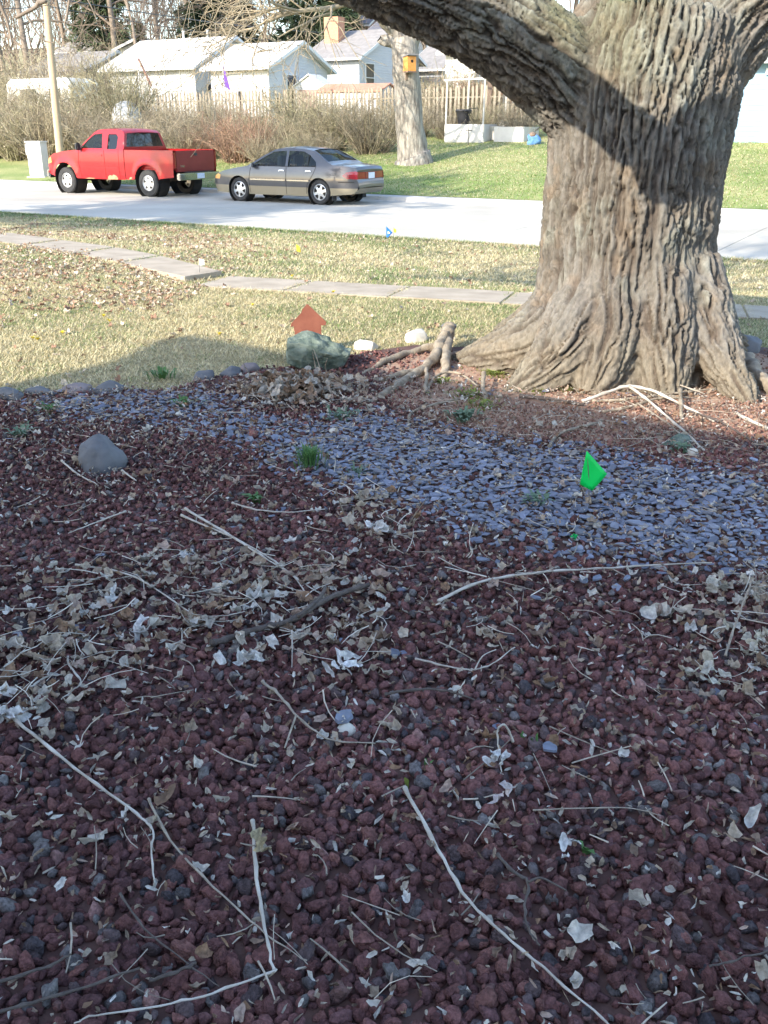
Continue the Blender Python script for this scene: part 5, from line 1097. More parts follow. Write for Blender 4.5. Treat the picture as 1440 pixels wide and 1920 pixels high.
def pickup(loc, rz):
    e = empty('pickup_truck', loc, rz); tag(e, 'red extended-cab pickup truck with dented bed parked by the hedge', 'truck')
    def W(x, z):
        w_ = .985 - .06 * max(0, .62 - z) * 1.5
        if z > .9: w_ -= .02 * min(1, ((z - .9) / .42)) ** 2
        if z > 1.34: w_ -= .02 + (z - 1.34) * .34
        if x > 1.5: w_ -= .20 * ((x - 1.5) / 1.25) ** 3
        for cx in (1.76, -1.76):                       # flared arches
            d = math.hypot(x - cx, z - .42); w_ += .035 * max(0, 1 - abs(d - .54) / .11)
        return w_
    botc = [(2.66, .62), (2.60, .56), (2.30, .52)] + arch(1.76, .42, .52, .50) + [(1.2, .47), (-.86, .47)]
    topc = [(-.86, 1.335), (-.86, 1.42), (-.80, 1.80), (-.70, 1.875), (-.4, 1.915), (.1, 1.92), (.32, 1.895), (.48, 1.83), (.80, 1.58), (1.08, 1.345), (1.2, 1.315), (1.8, 1.265), (2.25, 1.195), (2.5, 1.10), (2.62, .98), (2.68, .82)]
    w1 = [(.98, 1.37), (.72, 1.60), (.46, 1.77), (.12, 1.80), (.06, 1.37)]; w2 = [(-.16, 1.35), (-.14, 1.78), (-.48, 1.78), (-.56, 1.70), (-.56, 1.38), (-.5, 1.35)]
    V, T = panel(topc + botc, [w1, w2], W, .09); cab = MB(); both(cab, V, T)
    i0, i1 = topc.index((.48, 1.83)), topc.index((1.08, 1.345)); rr0, rr1 = topc.index((-.86, 1.42)), topc.index((-.80, 1.80))
    strip(cab, dens([(-.86, .60), (-.86, 1.335), (-.86, 1.42)]), W, 0.); strip(cab, dens(topc[rr1:i0 + 1]), W, .03); strip(cab, dens(topc[i1:]), W, .035)
    cab.build('cab', 'paint_red', e, smooth=True)
    g = MB(); strip(g, dens(topc[i0:i1 + 1]), W, .03, inset=.06); g.build('windshield', 'car_glass', e, smooth=2)
    g = MB(); strip(g, dens(topc[rr0:rr1 + 1]), W, 0., inset=.10); g.build('rear_window', 'car_glass_dark', e, smooth=2)
    for seg, ins in ((topc[i0:i1 + 1], .065), (topc[rr0:rr1 + 1], .105)):
        for s_ in (1, -1):
            P = dens(seg); vs = []
            for x, z in P: w_ = W(x, z); vs += [(x, s_ * w_, z), (x, s_ * (w_ - ins), z + .006)]
            MB().add(vs, [(2 * i, 2 * i + 1, 2 * i + 3, 2 * i + 2) for i in range(len(P) - 1)]).build('pillar', 'paint_red', e)
    bodyplate(e, 'side_window', 'car_glass', w1, W, -.02); bodyplate(e, 'side_window', 'car_glass_dark', w2, W, -.02)
    # cargo bed
    bb = [(-.89, 1.335), (-.89, .48), (-1.2, .49)] + arch(-1.76, .42, .50, .50) + [(-2.30, .53), (-2.84, .58), (-2.86, 1.335)]
    V, T = panel(bb, [], W, .09); bedm = MB(); both(bedm, V, T)
    for s_ in (1, -1):
        P = [(-.89 - i * .197, 1.335) for i in range(11)]; vs = []
        for x, z in P: vs += [(x, s_ * W(x, z), z), (x, s_ * (W(x, z) - .09), z + .004), (x, s_ * (W(x, z) - .09), .80)]
        bedm.add(vs, [(3 * i + a, 3 * i + a + 1, 3 * i + a + 4, 3 * i + a + 3) for i in range(10) for a in (0, 1)])
    bedm.box((-1.87, 0, .80), (1.94, 1.75, .05)); bedm.box((-.93, 0, 1.05), (.05, 1.75, .52)); bedm.build('cargo_bed', 'paint_red', e, smooth=True)
    tg = MB().box((-2.855, 0, 1.03), (.06, 1.76, .60)).build('tailgate', 'paint_maroon_shade', e, smooth=True, bevel=.02)  # tailgate gets a darker red than the sides, painting in its shade
    MB().box((-2.89, 0, 1.22), (.02, .14, .08)).build('handle', 'black_plastic', tg)
    for s_ in (1, -1):
        MB().box((-2.855, s_ * .925, 1.05), (.075, .10, .46)).build('taillight', 'lamp_red', e, bevel=.015)
        MB().box((.98, s_ * 1.06, 1.42), (.12, .20, .22), taper=.85).build('mirror', 'black_plastic', e, smooth=True, bevel=.03)
        wheel(e, 1.76, s_ * .84, .395, .255, .225, 'five', s_); wheel(e, -1.76, s_ * .84, .395, .255, .225, 'five', s_)
        for x in (1.76, -1.76): MB().lathe([(.515, s_ * .55), (.515, s_ * .95)], 24, 'y', (x, 0, .42)).build('wheel_well', 'under', e)
        P = [(2.66, .88), (2.58, 1.04), (2.42, 1.09), (2.40, .92)]; Vp, Tp = panel(P, [], W, .06); MB().add([(x, s_ * (y + .008), z) for x, y, z in Vp], Tp).build('headlight', 'lamp_amber', e)
    MB().box((-2.97, 0, .60), (.16, 1.86, .20)).build('rear_bumper', 'chrome', e, smooth=True, bevel=.03); MB().box((-2.99, 0, .72), (.14, 1.2, .03)).build('bumper_step', 'black_plastic', e)
    MB().box((-3.055, .0, .61), (.012, .32, .15)).build('license_plate', 'plate', e)
    MB().box((2.70, 0, .58), (.16, 1.74, .26)).build('front_bumper', 'chrome', e, smooth=True, bevel=.04)
    MB().box((0, 0, .52), (5.0, .9, .14)).build('chassis', 'under', e); MB().box((0.1, 0, .60), (1.9, 1.7, .22)).build('floor_pan', 'under', e)
    for x in (1.76, -1.76): MB().tube([(x, -.75, .40), (x, .75, .40)], .05, 8).build('axle', 'under', e)
    MB().box((-1.76, 0, .40), (.28, .30, .28)).build('differential', 'under', e, bevel=.06)
    for x in (.25, -.55):
        for s_ in (.4, -.4): MB().box((x, s_, 1.25), (.18, .56, .75), taper=.8).build('seat', 'seat_cloth', e, bevel=.04)
    MB().box((.1, 0, .95), (1.8, 1.7, .5)).build('interior_tub', 'interior', e)
    MB().lathe([(.18, 0), (.2, .015), (.18, .03)], 18, 'z').build('steering_wheel', 'black_plastic', e).matrix_local = Matrix.Translation((.72, .4, 1.36)) @ Matrix.Rotation(R(-60), 4, 'Y')
    for pts in ([(1.06, 1.335), (1.10, .95), (1.02, .52)], [(-.03, 1.345), (-.05, .5)], [(-.64, 1.35), (-.64, .52)], [(-.875, 1.33), (-.875, .5)]): seam(e, pts, W)
    bodyplate(e, 'side_molding', 'paint_maroon_shade', [(1.0, .80), (-.6, .80), (-.6, .825), (1.0, .825)], W, .008)
    bodyplate(e, 'door_handle', 'paint_maroon_shade', [(.22, 1.14), (.06, 1.14), (.06, 1.19), (.22, 1.19)], W, .018)
    rng = random.Random(3)                              # rusted-through rocker
    P = [(-.10, .47), (-.14, .56), (-.22, .60), (-.30, .575), (-.38, .615), (-.50, .58), (-.55, .50), (-.52, .47)]; bodyplate(e, 'rust_patch', 'primer_rust', P, W, .004)
    bodyplate(e, 'rust_patch', 'primer_rust', [(.9, .47), (.5, .47), (.45, .495), (.7, .50)], W, .004); bodyplate(e, 'rust_patch', 'primer_rust', [(-1.0, .49), (-1.1, .49), (-1.16, .56), (-1.05, .55)], W, .004)
    cu = bpy.data.curves.new('badge', 'FONT'); cu.body = 'F150'; cu.size = .09; cu.extrude = .004; cu.align_x = 'CENTER'
    cu.materials.append(MATS['chrome']); tmp = bpy.data.objects.new('t', cu); COL.objects.link(tmp); bm_ = bpy.data.meshes.new_from_object(tmp.evaluated_get(bpy.context.evaluated_depsgraph_get())); bpy.data.objects.remove(tmp)
    to = link('badge', bm_, e); to.location = (-2.89, .62, .86); to.rotation_euler = (R(90), 0, R(-90))
    return e
ang = math.atan2(UD[1], UD[0])
carP = PS(556, -1.55); carP.z = ROADZ; truP = PS(243, -1.45); truP.z = ROADZ
CAR = sedan(carP, ang); TRK = pickup(truP, ang)
TRK.scale = (1.03, 1.03, 1.03); CAR.scale = (1.03, 1.03, 1.03)
print('car', carP, 'truck', truP)

# ================================================================== BEYOND THE ROAD
# utility pole, cabinet, wires
pb = PS(116, 1.3); pt = at(86, 0, pb.y); pdir = (pt - pb); ptop = pb + pdir * 1.5
pole = empty('utility_pole', pb); tag(pole, 'tall bare wooden utility pole rising behind the red pickup', 'utility pole')
MB().tube([(0, 0, -.3), tuple((pdir) * .5), tuple(ptop - pb)], [.15, .135, .115], 14).build('post', 'pole_wood', pole, smooth=True)
MB().box(tuple(ptop - pb - Vector((0, 0, .6))), (2.2, .1, .12), rz=ang + math.pi / 2).build('crossarm', 'post_wood', pole)
for k in (-1, 0, 1): MB().lathe([(.03, 0), (.05, .05), (.05, .1), (.02, .14)], 10).build('insulator', 'steel_grey', pole, loc=tuple(ptop - pb - Vector((0, 0, .53)) + Vector((-UD[1], UD[0], 0)) * k * .95))
def wire_line(label, a, b, sag, r=.013):
    m = [tuple(a.lerp(b, t) - Vector((0, 0, sag * 4 * t * (1 - t))) - a) for t in np.linspace(0, 1, 24)]
    e = MB().tube(m, r, 5).build('power_line', 'black_plastic', None, loc=tuple(a)); tag(e, label, 'power line')
wire_line('thick upper power line sloping right from the utility pole', at(102, -3, pb.y), at(690, 62, 92), .35, .022)
wire_line('thin lower power line sloping right from the utility pole', at(92, 12, pb.y), at(690, 78, 92), .5, .014)
wire_line('power line running left from the utility pole', at(92, 9, pb.y), at(-200, -8, pb.y - 12), .2, .012)
cb_ = PS(76, 1.0); cab_ = empty('utility_cabinet', cb_, ang + .25); tag(cab_, 'pale grey utility cabinet beside the utility pole', 'cabinet')
MB().box((0, 0, .62), (.62, .45, 1.24)).build('housing', 'steel_grey', cab_, bevel=.012); MB().box((0, 0, 1.26), (.68, .51, .05)).build('lid', 'steel_grey', cab_, bevel=.01)
MB().box((.40, -.05, .98), (.16, .22, .36)).build('meter_box', 'steel_grey', cab_, bevel=.01); MB().box((0, -.228, .60), (.50, .015, 1.0)).build('door', 'steel_grey', cab_); MB().box((0, 0, -.04), (.8, .6, .1)).build('plinth', 'kerb', cab_)

# bare tree builder
def bare_tree(name, label, loc, h, r, seed, mat='twigs_far', trunkmat='bark_far', depth=4, kids=3, spread=.7, up=.22, lean=(0, 0), rmin=.012, first=.34, n=5, group=None, scale=None, fork=2):
    rng = np.random.default_rng(seed); out = []; P = [np.zeros(3)]; d = np.array((lean[0], lean[1], 1.)); d /= np.linalg.norm(d)
    for i in range(1, 7): d = d + rng.normal(0, .05, 3); d /= np.linalg.norm(d); P.append(P[-1] + d * h * .5 / 6)
    P = np.array(P); rr = np.linspace(r, r * .62, 7); rr[0] = r * 1.35
    main = [(P, rr)]; fl = []
    for k in range(fork):
        grow(P[-1], d + rng.normal(0, .3, 3), r * .55, h * first * .9, depth, rng, fl, 0, spread, kids, up, rmin)
    for k in range(3):
        i = rng.integers(3, 6); a = rng.uniform(0, 6.28); grow(P[i], np.array((math.cos(a), math.sin(a), .7)), r * .4, h * first * .75, depth - 1, rng, fl, 1, spread, kids, up, rmin)
    main += [(p, q) for l, p, q in fl if l == 0]; tw = [(p, q) for l, p, q in fl if l > 0]
    e = empty(name, loc); tag(e, label, 'tree', group)
    V, Fq = tubes_np(main, 10); link('trunk', npmesh('trunk', V, Fq, trunkmat), e); V, Fq = tubes_np(tw, n); link('crown', npmesh('crown', V, Fq, mat), e)
    return e
def copy_tree(src, loc, rz, sc, label, group=None):
    r = src.copy(); COL.objects.link(r); r.location = loc; r.rotation_euler = (0, 0, rz); r.scale = (sc, sc, sc); r['label'] = label
    if group: r['group'] = group
    for ch in list(src.children): c = ch.copy(); COL.objects.link(c); c.parent = r
    return r

# the tree with the nest box on the far lawn
t2 = PS(776, 6.0); print('tree2', t2, proj(t2))
def box_tree():
    e = empty('lawn_tree', t2); tag(e, 'pale-barked lawn tree carrying an orange nest box across the road', 'tree'); rng = np.random.default_rng(8)
    d0 = t2.y; off = np.array(t2)
    def q(px, py, dd=0): return np.array(at(px, py, d0 + dd)) - off
    k = proj(t2)[2] / F
    main = [(np.array([(0, 0, -.2), (0, 0, .15), q(773, 285), q(769, 240), q(765, 190), q(762, 140), q(760, 100), q(757, 70)]), np.array((40, 34, 28, 26.5, 25.5, 25, 24, 20)) * k)]
    main.append((np.array([q(760, 95), q(775, 60), q(800, 20), q(830, -40), q(870, -120)]), np.array((19, 16, 14, 11, 8)) * k))
    main.append((np.array([q(757, 80), q(738, 55), q(715, 30, -.3), q(690, -5, -.6), q(660, -60, -1)]), np.array((16, 14, 12, 10, 7)) * k))
    main.append((np.array([q(758, 90), q(735, 78), q(718, 75), q(712, 72)]), np.array((12, 11, 9, 6)) * k))
    mm = []
    for P, r_ in main: mm.append(smooth_pts(P, r_, 6))
    V, Fq = tubes_np(mm, 18); V = V + (fbm(V * np.array((7, 7, 1.6)), 3, 4) * .05)[:, None] * np.array((1, 1, .1)); link('trunk', npmesh('trunk', V, Fq, 'bark_pale'), e)
    out = []
    for st, dr, r0, L_ in (((q(690, -5, -.6)), (-1, -.1, -.12), .10, 3.6), (q(705, 15, -.4), (-1, .2, .15), .08, 3.2), (q(675, -30, -.8), (-1, -.4, .1), .09, 3.8), (q(660, -60, -1), (-.8, -.3, .3), .10, 3.8), (q(640, 5, -1), (-1, -.2, -.55), .045, 2.6), (q(600, -40, -1), (-1, -.3, -.45), .05, 3.), (q(800, 20), (.6, -.4, .2), .06, 2.2), (q(830, -40), (.7, -.2, .3), .09, 3.), (q(790, 75), (1, -.3, .1), .03, 1.3)):
        grow(st, np.array(dr), r0, L_, 3, rng, out, 1, .8, 4, .02, .010, .2, .35)
    V, Fq = tubes_np([(P, r_) for l, P, r_ in out], 5); link('crown', npmesh('crown', V, Fq, 'twigs_tan'), e)
    nb = at(768, 120, d0 - .62); b = empty('nest_box', nb, .55); tag(b, 'orange-brown wooden nest box fixed to the pale lawn tree', 'nest box')
    MB().box((0, 0, 0), (.34, .30, .46)).build('body', 'box_orange', b, bevel=.008); MB().box((0, -.03, .255), (.42, .40, .05), rx=-.12).build('roof', 'roof_grey', b, bevel=.006); MB().box((0, -.02, -.25), (.38, .34, .04)).build('floor', 'post_wood', b)
    MB().lathe([(.0, 0), (.05, 0)], 14, 'y').build('entrance_hole', 'under', b, loc=(0, -.156, .08)); MB().box((0, .22, -.1), (.08, .14, .8)).build('mount_board', 'post_wood', b)
box_tree()

# hedge of bare shrubs
def shrub_mesh(name, seed, h, w_, n, pal):
    rng = np.random.default_rng(seed); segs = []; cols = []
    for i in range(n):
        a = rng.uniform(0, 6.28); r0 = w_ * .28 * rng.random(); b = np.array((math.cos(a) * r0, math.sin(a) * r0, -.1)); d = np.array((math.cos(a) * .45 + rng.normal(0, .2), math.sin(a) * .45 + rng.normal(0, .2), 1.)); L_ = h * rng.uniform(.6, 1.05)
        k = 5; P = [b]; dd = d / np.linalg.norm(d)
        for j in range(1, k): dd = dd + rng.normal(0, .16, 3) + np.array((d[0], d[1], 0)) * .06; dd /= np.linalg.norm(dd); P.append(P[-1] + dd * L_ / (k - 1))
        P = np.array(P); c = np.array(pal)[rng.integers(0, len(pal))] * rng.uniform(.7, 1.25); segs.append((P, np.linspace(.024, .007, k))); cols.append((k, c))
        for _ in range(6):
            j = rng.integers(1, k); q0 = P[j]; d2 = rng.normal(0, 1, 3) * .7 + np.array((0, 0, .45)); d2 /= np.linalg.norm(d2); l2 = L_ * rng.uniform(.15, .36); Q = np.array([q0, q0 + d2 * l2 * .5 + rng.normal(0, .03, 3), q0 + d2 * l2 + rng.normal(0, .06, 3)])
            segs.append((Q, np.linspace(.009, .004, 3))); cols.append((3, c * rng.uniform(.85, 1.2)))
            if rng.random() < .6:
                d3 = d2 + rng.normal(0, .6, 3); Q2 = np.array([Q[1], Q[1] + d3 * l2 * .5]); segs.append((Q2, np.array((.006, .004)))); cols.append((2, c * rng.uniform(.85, 1.2)))
    V, Fq = tubes_np(segs, 3); C = np.concatenate([np.repeat(c[None], k * 3, 0) for k, c in cols])
    # a few clinging dry leaves
    m = int(n * 2.2); tips = V[rng.integers(0, len(V), m)]; lv, lf, lc = stamp(LV3, LF3, rng.integers(0, 8, m), rand_rot(m, rng), np.repeat(rng.uniform(.02, .045, (m, 1)), 3, 1), tips, np.array(pal)[rng.integers(0, len(pal), m)] * rng.uniform(.9, 1.4, (m, 1)))
    T = np.concatenate((Fq[:, [0, 1, 2]], Fq[:, [0, 2, 3]]))
    return npmesh(name, np.concatenate((V, lv)), np.concatenate((T, lf + len(V))), 'brush', True, np.concatenate((C, lc)))
TAN = ((.29, .24, .165), (.40, .345, .25), (.18, .14, .095), (.33, .285, .185)); RED = ((.32, .195, .13), (.39, .255, .175), (.23, .145, .105)); OLV = ((.24, .22, .13), (.33, .30, .19), (.18, .15, .10))
SH = [shrub_mesh('shrub', 100 + i, 2.9, 2.6, 150, p) for i, p in enumerate((TAN, TAN, OLV, RED, TAN))]
sr = random.Random(4); i = 0
for row, s0, x0, x1, dx, zs, rs in (('front', 5.2, -60, 705, 58, .66, .10), ('middle', 8.0, -80, 735, 60, .66, .1), ('back', 12.8, -60, 1010, 62, .58, .1)):
    ORD = 'first second third fourth fifth sixth seventh eighth ninth tenth eleventh twelfth thirteenth fourteenth fifteenth sixteenth seventeenth eighteenth nineteenth twentieth twenty-first twenty-second twenty-third'.split()
    x = x0; cnt = 0
    while x < x1:
        cnt += 1
        if row != 'back' and x > 640 and row == 'front': break
        p = PS(x + sr.uniform(-12, 12), s0 + sr.uniform(-.7, .7)); red = 380 < x < 470 and row == 'front'; m = SH[3] if red else SH[i % 3 if i % 5 else 4]
        sc = zs * sr.uniform(.85, 1.12) * (.62 if (row == 'front' and x > 480) else 1) * (.8 if x > 800 else 1); sc *= 1.45 if x < 190 else 1; sc *= sr.choice((.75, 1, 1, 1.25))
        o = link('shrub', m, None, p); o.rotation_euler = (0, 0, sr.uniform(0, 6.28)); o.scale = (sc * 1.1, sc * 1.1, sc)
        where = 'behind the utility cabinet and pole' if x < 130 else 'behind the red pickup' if x < 400 else 'behind the grey sedan' if x < 720 else 'left of the white raised beds' if x < 850 else 'behind the white raised beds'
        tag(o, ('reddish bare shrub, %s from the left in the front hedge row' % ORD[cnt - 1] if red else 'tangled bare shrub, %s from the left in the %s hedge row' % (ORD[cnt - 1], row)), 'shrub', 'bare shrubs of the hedge'); i += 1
        x += dx * sr.uniform(.8, 1.15)
ev = PS(232, 9.6)
def conifer(name, label, loc, h, w_, seed, mat, n=1500, group=None, drop=.35, csize=.28):
    rng = np.random.default_rng(seed); e = empty(name, loc); tag(e, label, 'tree', group); MB().tube([(0, 0, -.2), (0, 0, h * .95)], [h * .018 + .05, .02], 8).build('trunk', 'bark_far', e)
    t = rng.random(n) ** 1.5; a = rng.uniform(0, 6.28, n); lay = np.floor(t * 14) / 14 + rng.uniform(0, .05, n); r = w_ / 2 * (1 - lay) ** .8 * rng.uniform(.25, 1.05, n) * (1 + .3 * np.sin(a * 3 + seed)); z = h * (.1 + .9 * lay) - r * drop
    P = np.stack((np.cos(a) * r, np.sin(a) * r, z), 1); sz = csize * rng.uniform(.6, 1.3, n); V = []; k = 6
    d = np.stack((np.cos(a), np.sin(a), np.full(n, -.25)), 1)
    for j in range(k):
        ax = rng.normal(0, 1, (n, 3)) * .55 + d; ax /= np.linalg.norm(ax, axis=1, keepdims=True); sd = np.cross(ax, rng.normal(0, 1, (n, 3))); sd /= np.linalg.norm(sd, axis=1, keepdims=True) + 1e-6
        V.append(np.stack((P - sd * sz[:, None] * .12, P + sd * sz[:, None] * .12, P + ax * sz[:, None]), 1))
    V = np.concatenate(V).reshape(-1, 3); link('crown', npmesh('crown', V, np.arange(len(V)).reshape(-1, 3), mat, False), e); return e
o = link('shrub', SH[2], None, ev); o.scale = (1.15, 1.15, 1.45); tag(o, 'tall rounded olive shrub standing above the hedge before the white house', 'shrub', 'bare shrubs of the hedge')

for k_, (px_, s_) in enumerate(((20, 17), (75, 19), (118, 18), (160, 20))):
    o = link('shrub', SH[(2, 0, 4, 1)[k_]], None, PS(px_, s_)); o.scale = (1.5, 1.5, 1.45); o.rotation_euler = (0, 0, k_ * 1.7); tag(o, 'tall bare shrub screening the low grey-roofed house, %s from the left' % ('first', 'second', 'third', 'fourth')[k_], 'shrub', 'bare shrubs of the hedge')
# picket fence: pickets on two rails
fence = empty('picket_fence', PS(600, 16)); tag(fence, 'weathered wooden picket fence running behind the hedge', 'fence'); fo = Vector(fence.location)
pkm = MB().add([(-.055, -.012, 0), (.055, -.012, 0), (.055, -.012, 1.62), (0, -.012, 1.72), (-.055, -.012, 1.62), (-.055, .012, 0), (.055, .012, 0), (.055, .012, 1.62), (0, .012, 1.72), (-.055, .012, 1.62)],
               [(4, 3, 2, 1, 0), (5, 6, 7, 8, 9), (0, 1, 6, 5), (1, 2, 7, 6), (2, 3, 8, 7), (3, 4, 9, 8), (4, 0, 5, 9)]).mesh('picket', 'fence_wood')
A_ = PS(228, 16); B_ = PS(1010, 16); fl = (B_ - A_); fl.z = 0; fn = int(fl.length / .215); fa = math.atan2(fl.y, fl.x)
fr_ = random.Random(2)
for k in range(fn):
    p = A_ + fl * (k / fn); h = fr_.uniform(.96, 1.05) * (1.10 if k < 14 else 1)
    if fr_.random() < .02: continue
    o = link('picket', pkm, fence); o.location = (p.x - fo.x, p.y - fo.y, float(zt(p.x, p.y)) + .1 - fo.z); o.rotation_euler = (0, fr_.uniform(-.03, .03), fa); o.scale = (1, 1, h)
for z in (.55, 1.35):
    mb = MB(); mb.tube([tuple(A_ + fl * t - fo + Vector((.0, .03, z)) + Vector((0, 0, float(zt(*(A_ + fl * t)[:2])) - (A_ + fl * t).z))) for t in np.linspace(0, 1, 20)], .035, 4); mb.build('rail', 'fence_wood', fence)
for k in range(0, fn, 13):
    p = A_ + fl * (k / fn); MB().box((p.x - fo.x + .02, p.y - fo.y + .09, float(zt(p.x, p.y)) + .85 - fo.z), (.1, .1, 1.9), rz=fa).build('fence_post', 'post_wood', fence)
# taller inner fence further up
f2 = empty('picket_fence', PS(900, 22)); tag(f2, 'short darker picket fence section behind the raised beds', 'fence'); o2 = Vector(f2.location)
A2 = PS(700, 21.5); B2 = PS(1005, 21.5); l2 = B2 - A2; n_ = int(Vector((l2.x, l2.y, 0)).length / .2)
for k in range(n_):
    p = A2 + l2 * (k / n_); o = link('picket', pkm, f2); o.location = (p.x - o2.x, p.y - o2.y, float(zt(p.x, p.y)) + .05 - o2.z); o.rotation_euler = (0, fr_.uniform(-.02, .02), fa); o.scale = (1.1, 1, 1.08)
tp = PS(915, 15); e = empty('wooden_post', tp); tag(e, 'tall brown wooden post behind the white pipe frames', 'post')
MB().box((0, 0, 1.3), (.16, .16, 2.9)).build('post', 'post_wood', e); MB().box((0, 0, 2.78), (.2, .2, .06)).build('cap', 'post_wood', e)

# raised beds with white pipe frames
def raised_bed(label, px, s, L_, W_, h, frame=None, soil=True):
    p = PS(px, s); e = empty('raised_bed', p, fa); tag(e, label, 'raised bed')
    for (cx, cy, lx, ly) in ((0, -W_ / 2, L_, .04), (0, W_ / 2, L_, .04), (-L_ / 2, 0, .04, W_ - .05), (L_ / 2, 0, .04, W_ - .05)): MB().box((cx, cy, h / 2 - .05), (lx, ly, h + .1)).build('side_board', 'bed_white', e)
    MB().box((0, 0, h - .12), (L_ - .06, W_ - .06, .1)).build('soil_fill', 'soil', e)
    if frame:
        H_ = frame
        for cx in (-L_ / 2 + .03, L_ / 2 - .03): MB().tube([(cx, -W_ / 2 + .03, h - .02), (cx + .02, -W_ / 2 + .03, H_)], .035, 8).build('pipe_post', 'bed_white', e)
        MB().tube([(-L_ / 2 - .12, -W_ / 2 + .03, H_), (L_ / 2 + .16, -W_ / 2 + .03, H_ + .03)], .04, 8).build('top_rail', 'bed_white', e)
    return e
raised_bed('left white raised bed with a pipe frame on the far lawn', 882, 12.0, 1.72, 1.3, .62, 2.25); raised_bed('rear white raised bed whose taller pipe frame shows behind', 921, 14.4, 1.8, 1.2, .45, 2.35)
raised_bed('low right raised bed beside the trunk edge', 968, 12.4, 1.25, 1.6, .48)
b = PS(929, 12.2); e = empty('white_tub', b); tag(e, 'white plastic tub between the two front raised beds', 'tub'); MB().lathe([(.0, 0), (.24, 0), (.30, .50), (.32, .52), (.29, .53), (.27, .5), (.22, .06), (0, .05)], 18).build('shell', 'bed_white', e, smooth=True); MB().tube([(.3, 0, .5), (.4, 0, .45), (.3, 0, .3)], .015, 6).build('handle', 'bed_white', e)
b = PS(868, 12.0); e = empty('trash_bag', b + Vector((0, 0, .55))); tag(e, 'dark blue-black bin standing in the left raised bed', 'bin'); MB().lathe([(0, 0), (.22, 0), (.30, .55), (.33, .6), (.30, .62), (0, .58)], 14).build('shell', 'black_plastic', e, smooth=True); MB().lathe([(.302, .53), (.34, .56), (.34, .6), (.30, .63)], 14).build('rim', 'black_plastic', e)
b = PS(878, 10.6); e = empty('garden_hook', b); tag(e, 'thin black shepherd hook in front of the left raised bed', 'garden hook'); MB().tube([(0, 0, -.1), (0, 0, 1.35)], .014, 6).build('rod', 'black_plastic', e); MB().tube([(-.02, 0, 1.35), (.3, 0, 1.36)], .014, 6).build('arm', 'black_plastic', e); MB().tube([(-.12, 0, .55), (.14, 0, .55)], .014, 6).build('foot_bar', 'black_plastic', e)
b = PS(1000, 11.0); e = empty('cloth_bundle', b); tag(e, 'blue cloth bundle lying beside the trunk on the far lawn', 'cloth'); V_, F_ = ico(3); W_ = V_ * (1 + .3 * fbm(V_ * 1.6, 3, 2))[:, None] * np.array((.26, .2, .24)); link('fabric', npmesh('fabric', W_ + (0, 0, .15), F_, 'cloth_blue'), e); W_ = V_ * np.array((.15, .13, .12)); link('brown_fold', npmesh('brown_fold', W_ + (-.05, 0, .34), F_, 'post_wood'), e)

# ------------------------------------------------------------------ houses on the rise
def hz(p): return float(zt(p.x, p.y))
def place_house(name, label, px, py, d, pxL, pxW, zr_add, wall, roof, over=.4, gable_wall=None, base=None, Wd=None):
    c = at(px, py, d); ze = c.z; zb = hz(c) if base is None else base; L_ = solve_len(c, U3, pxL); W_ = Wd or solve_len(c, N3, pxW)
    # local x along -U (towards the right end) so that depth (+90deg) runs away from the road
    corner = c + U3 * L_; e = gable_house(name, label, corner, -U3, L_, W_, zb, ze, ze + zr_add, wall, roof, over, side=1)
    print(name, 'L', round(L_, 1), 'W', round(W_, 1), 'H', round(ze - zb, 2)); return e, L_, W_, ze - zb
hC, LC, WC, HCc = place_house('house', 'white house with pale roof and grey shaded gable behind the sedan', 503, 124, 58, 394, 614, 1.3, 'wall_white', 'roof_white')
window(hC, (LC * .42, 0, HCc - 1.05), 1.1, 1.5, 'y-', 'window_blind'); window(hC, (LC, WC * .36, HCc - 1.15), 1.0, 1.6, 'x+', 'window_dark'); window(hC, (LC, WC * .12, HCc - 1.9), .6, .7, 'x+', 'window_dark')
MB().box((LC + .02, WC * .5, -.4 + .2), (.06, WC * .5, 2.2)).build('lower_cladding', 'wall_brown', hC)
hB, LB, WB, HB = place_house('house', 'long white house with broad white roof left of the others', 364, 124, 63, 200, 400, 1.75, 'wall_white', 'roof_white', Wd=7.5)
window(hB, (LB * .76, 0, HB - .75), 1.2, 1.15, 'y-', 'window_blind'); window(hB, (LB, WB * .36, HB - 1.2), 1.1, 1.9, 'x+', 'window_blind')
MB().box((LB + .1, WB * .16, HB - 1.15), (.16, .2, .35)).build('porch_lamp', 'black_plastic', hB, bevel=.02)
for k, (fx, sz) in enumerate(((.55, .12), (.82, .1))): MB().lathe([(.06, 0), (.06, .45), (.09, .45), (.09, .52)], 10).build('roof_vent', 'trim_white', hB, loc=(LB * fx, WB * .4, HB + 1.75))
c_ = at(272, 100, 74); wg = gable_house('house', 'steep white gable end peeking over the long white roof', at(195, 105, 78) , Vector((.98, -.2, 0)).normalized().cross(Vector((0, 0, 1))) * -1, 7, 6.0, hz(c_), at(200, 104, 76).z, at(240, 70, 76).z, 'wall_white', 'roof_grey', side=-1)
window(wg, (-.0, -3.0, at(246, 84, 76).z - hz(c_)), .5, .9, 'x-')
hD, LD, WD, HD = place_house('house', 'grey-roofed white house with brick chimney behind the gabled house', 673, 107, 66, 575, 742, 1.75, 'wall_white', 'roof_grey', Wd=8)
window(hD, (LD, WD * .16, HD - 1.15), 1.1, 1.7, 'x+', 'window_dark'); MB().tube([(LD + .06, WD * .80, .0), (LD + .06, WD * .80, HD + 1.)], .05, 8).build('downpipe', 'roof_dark', hD)
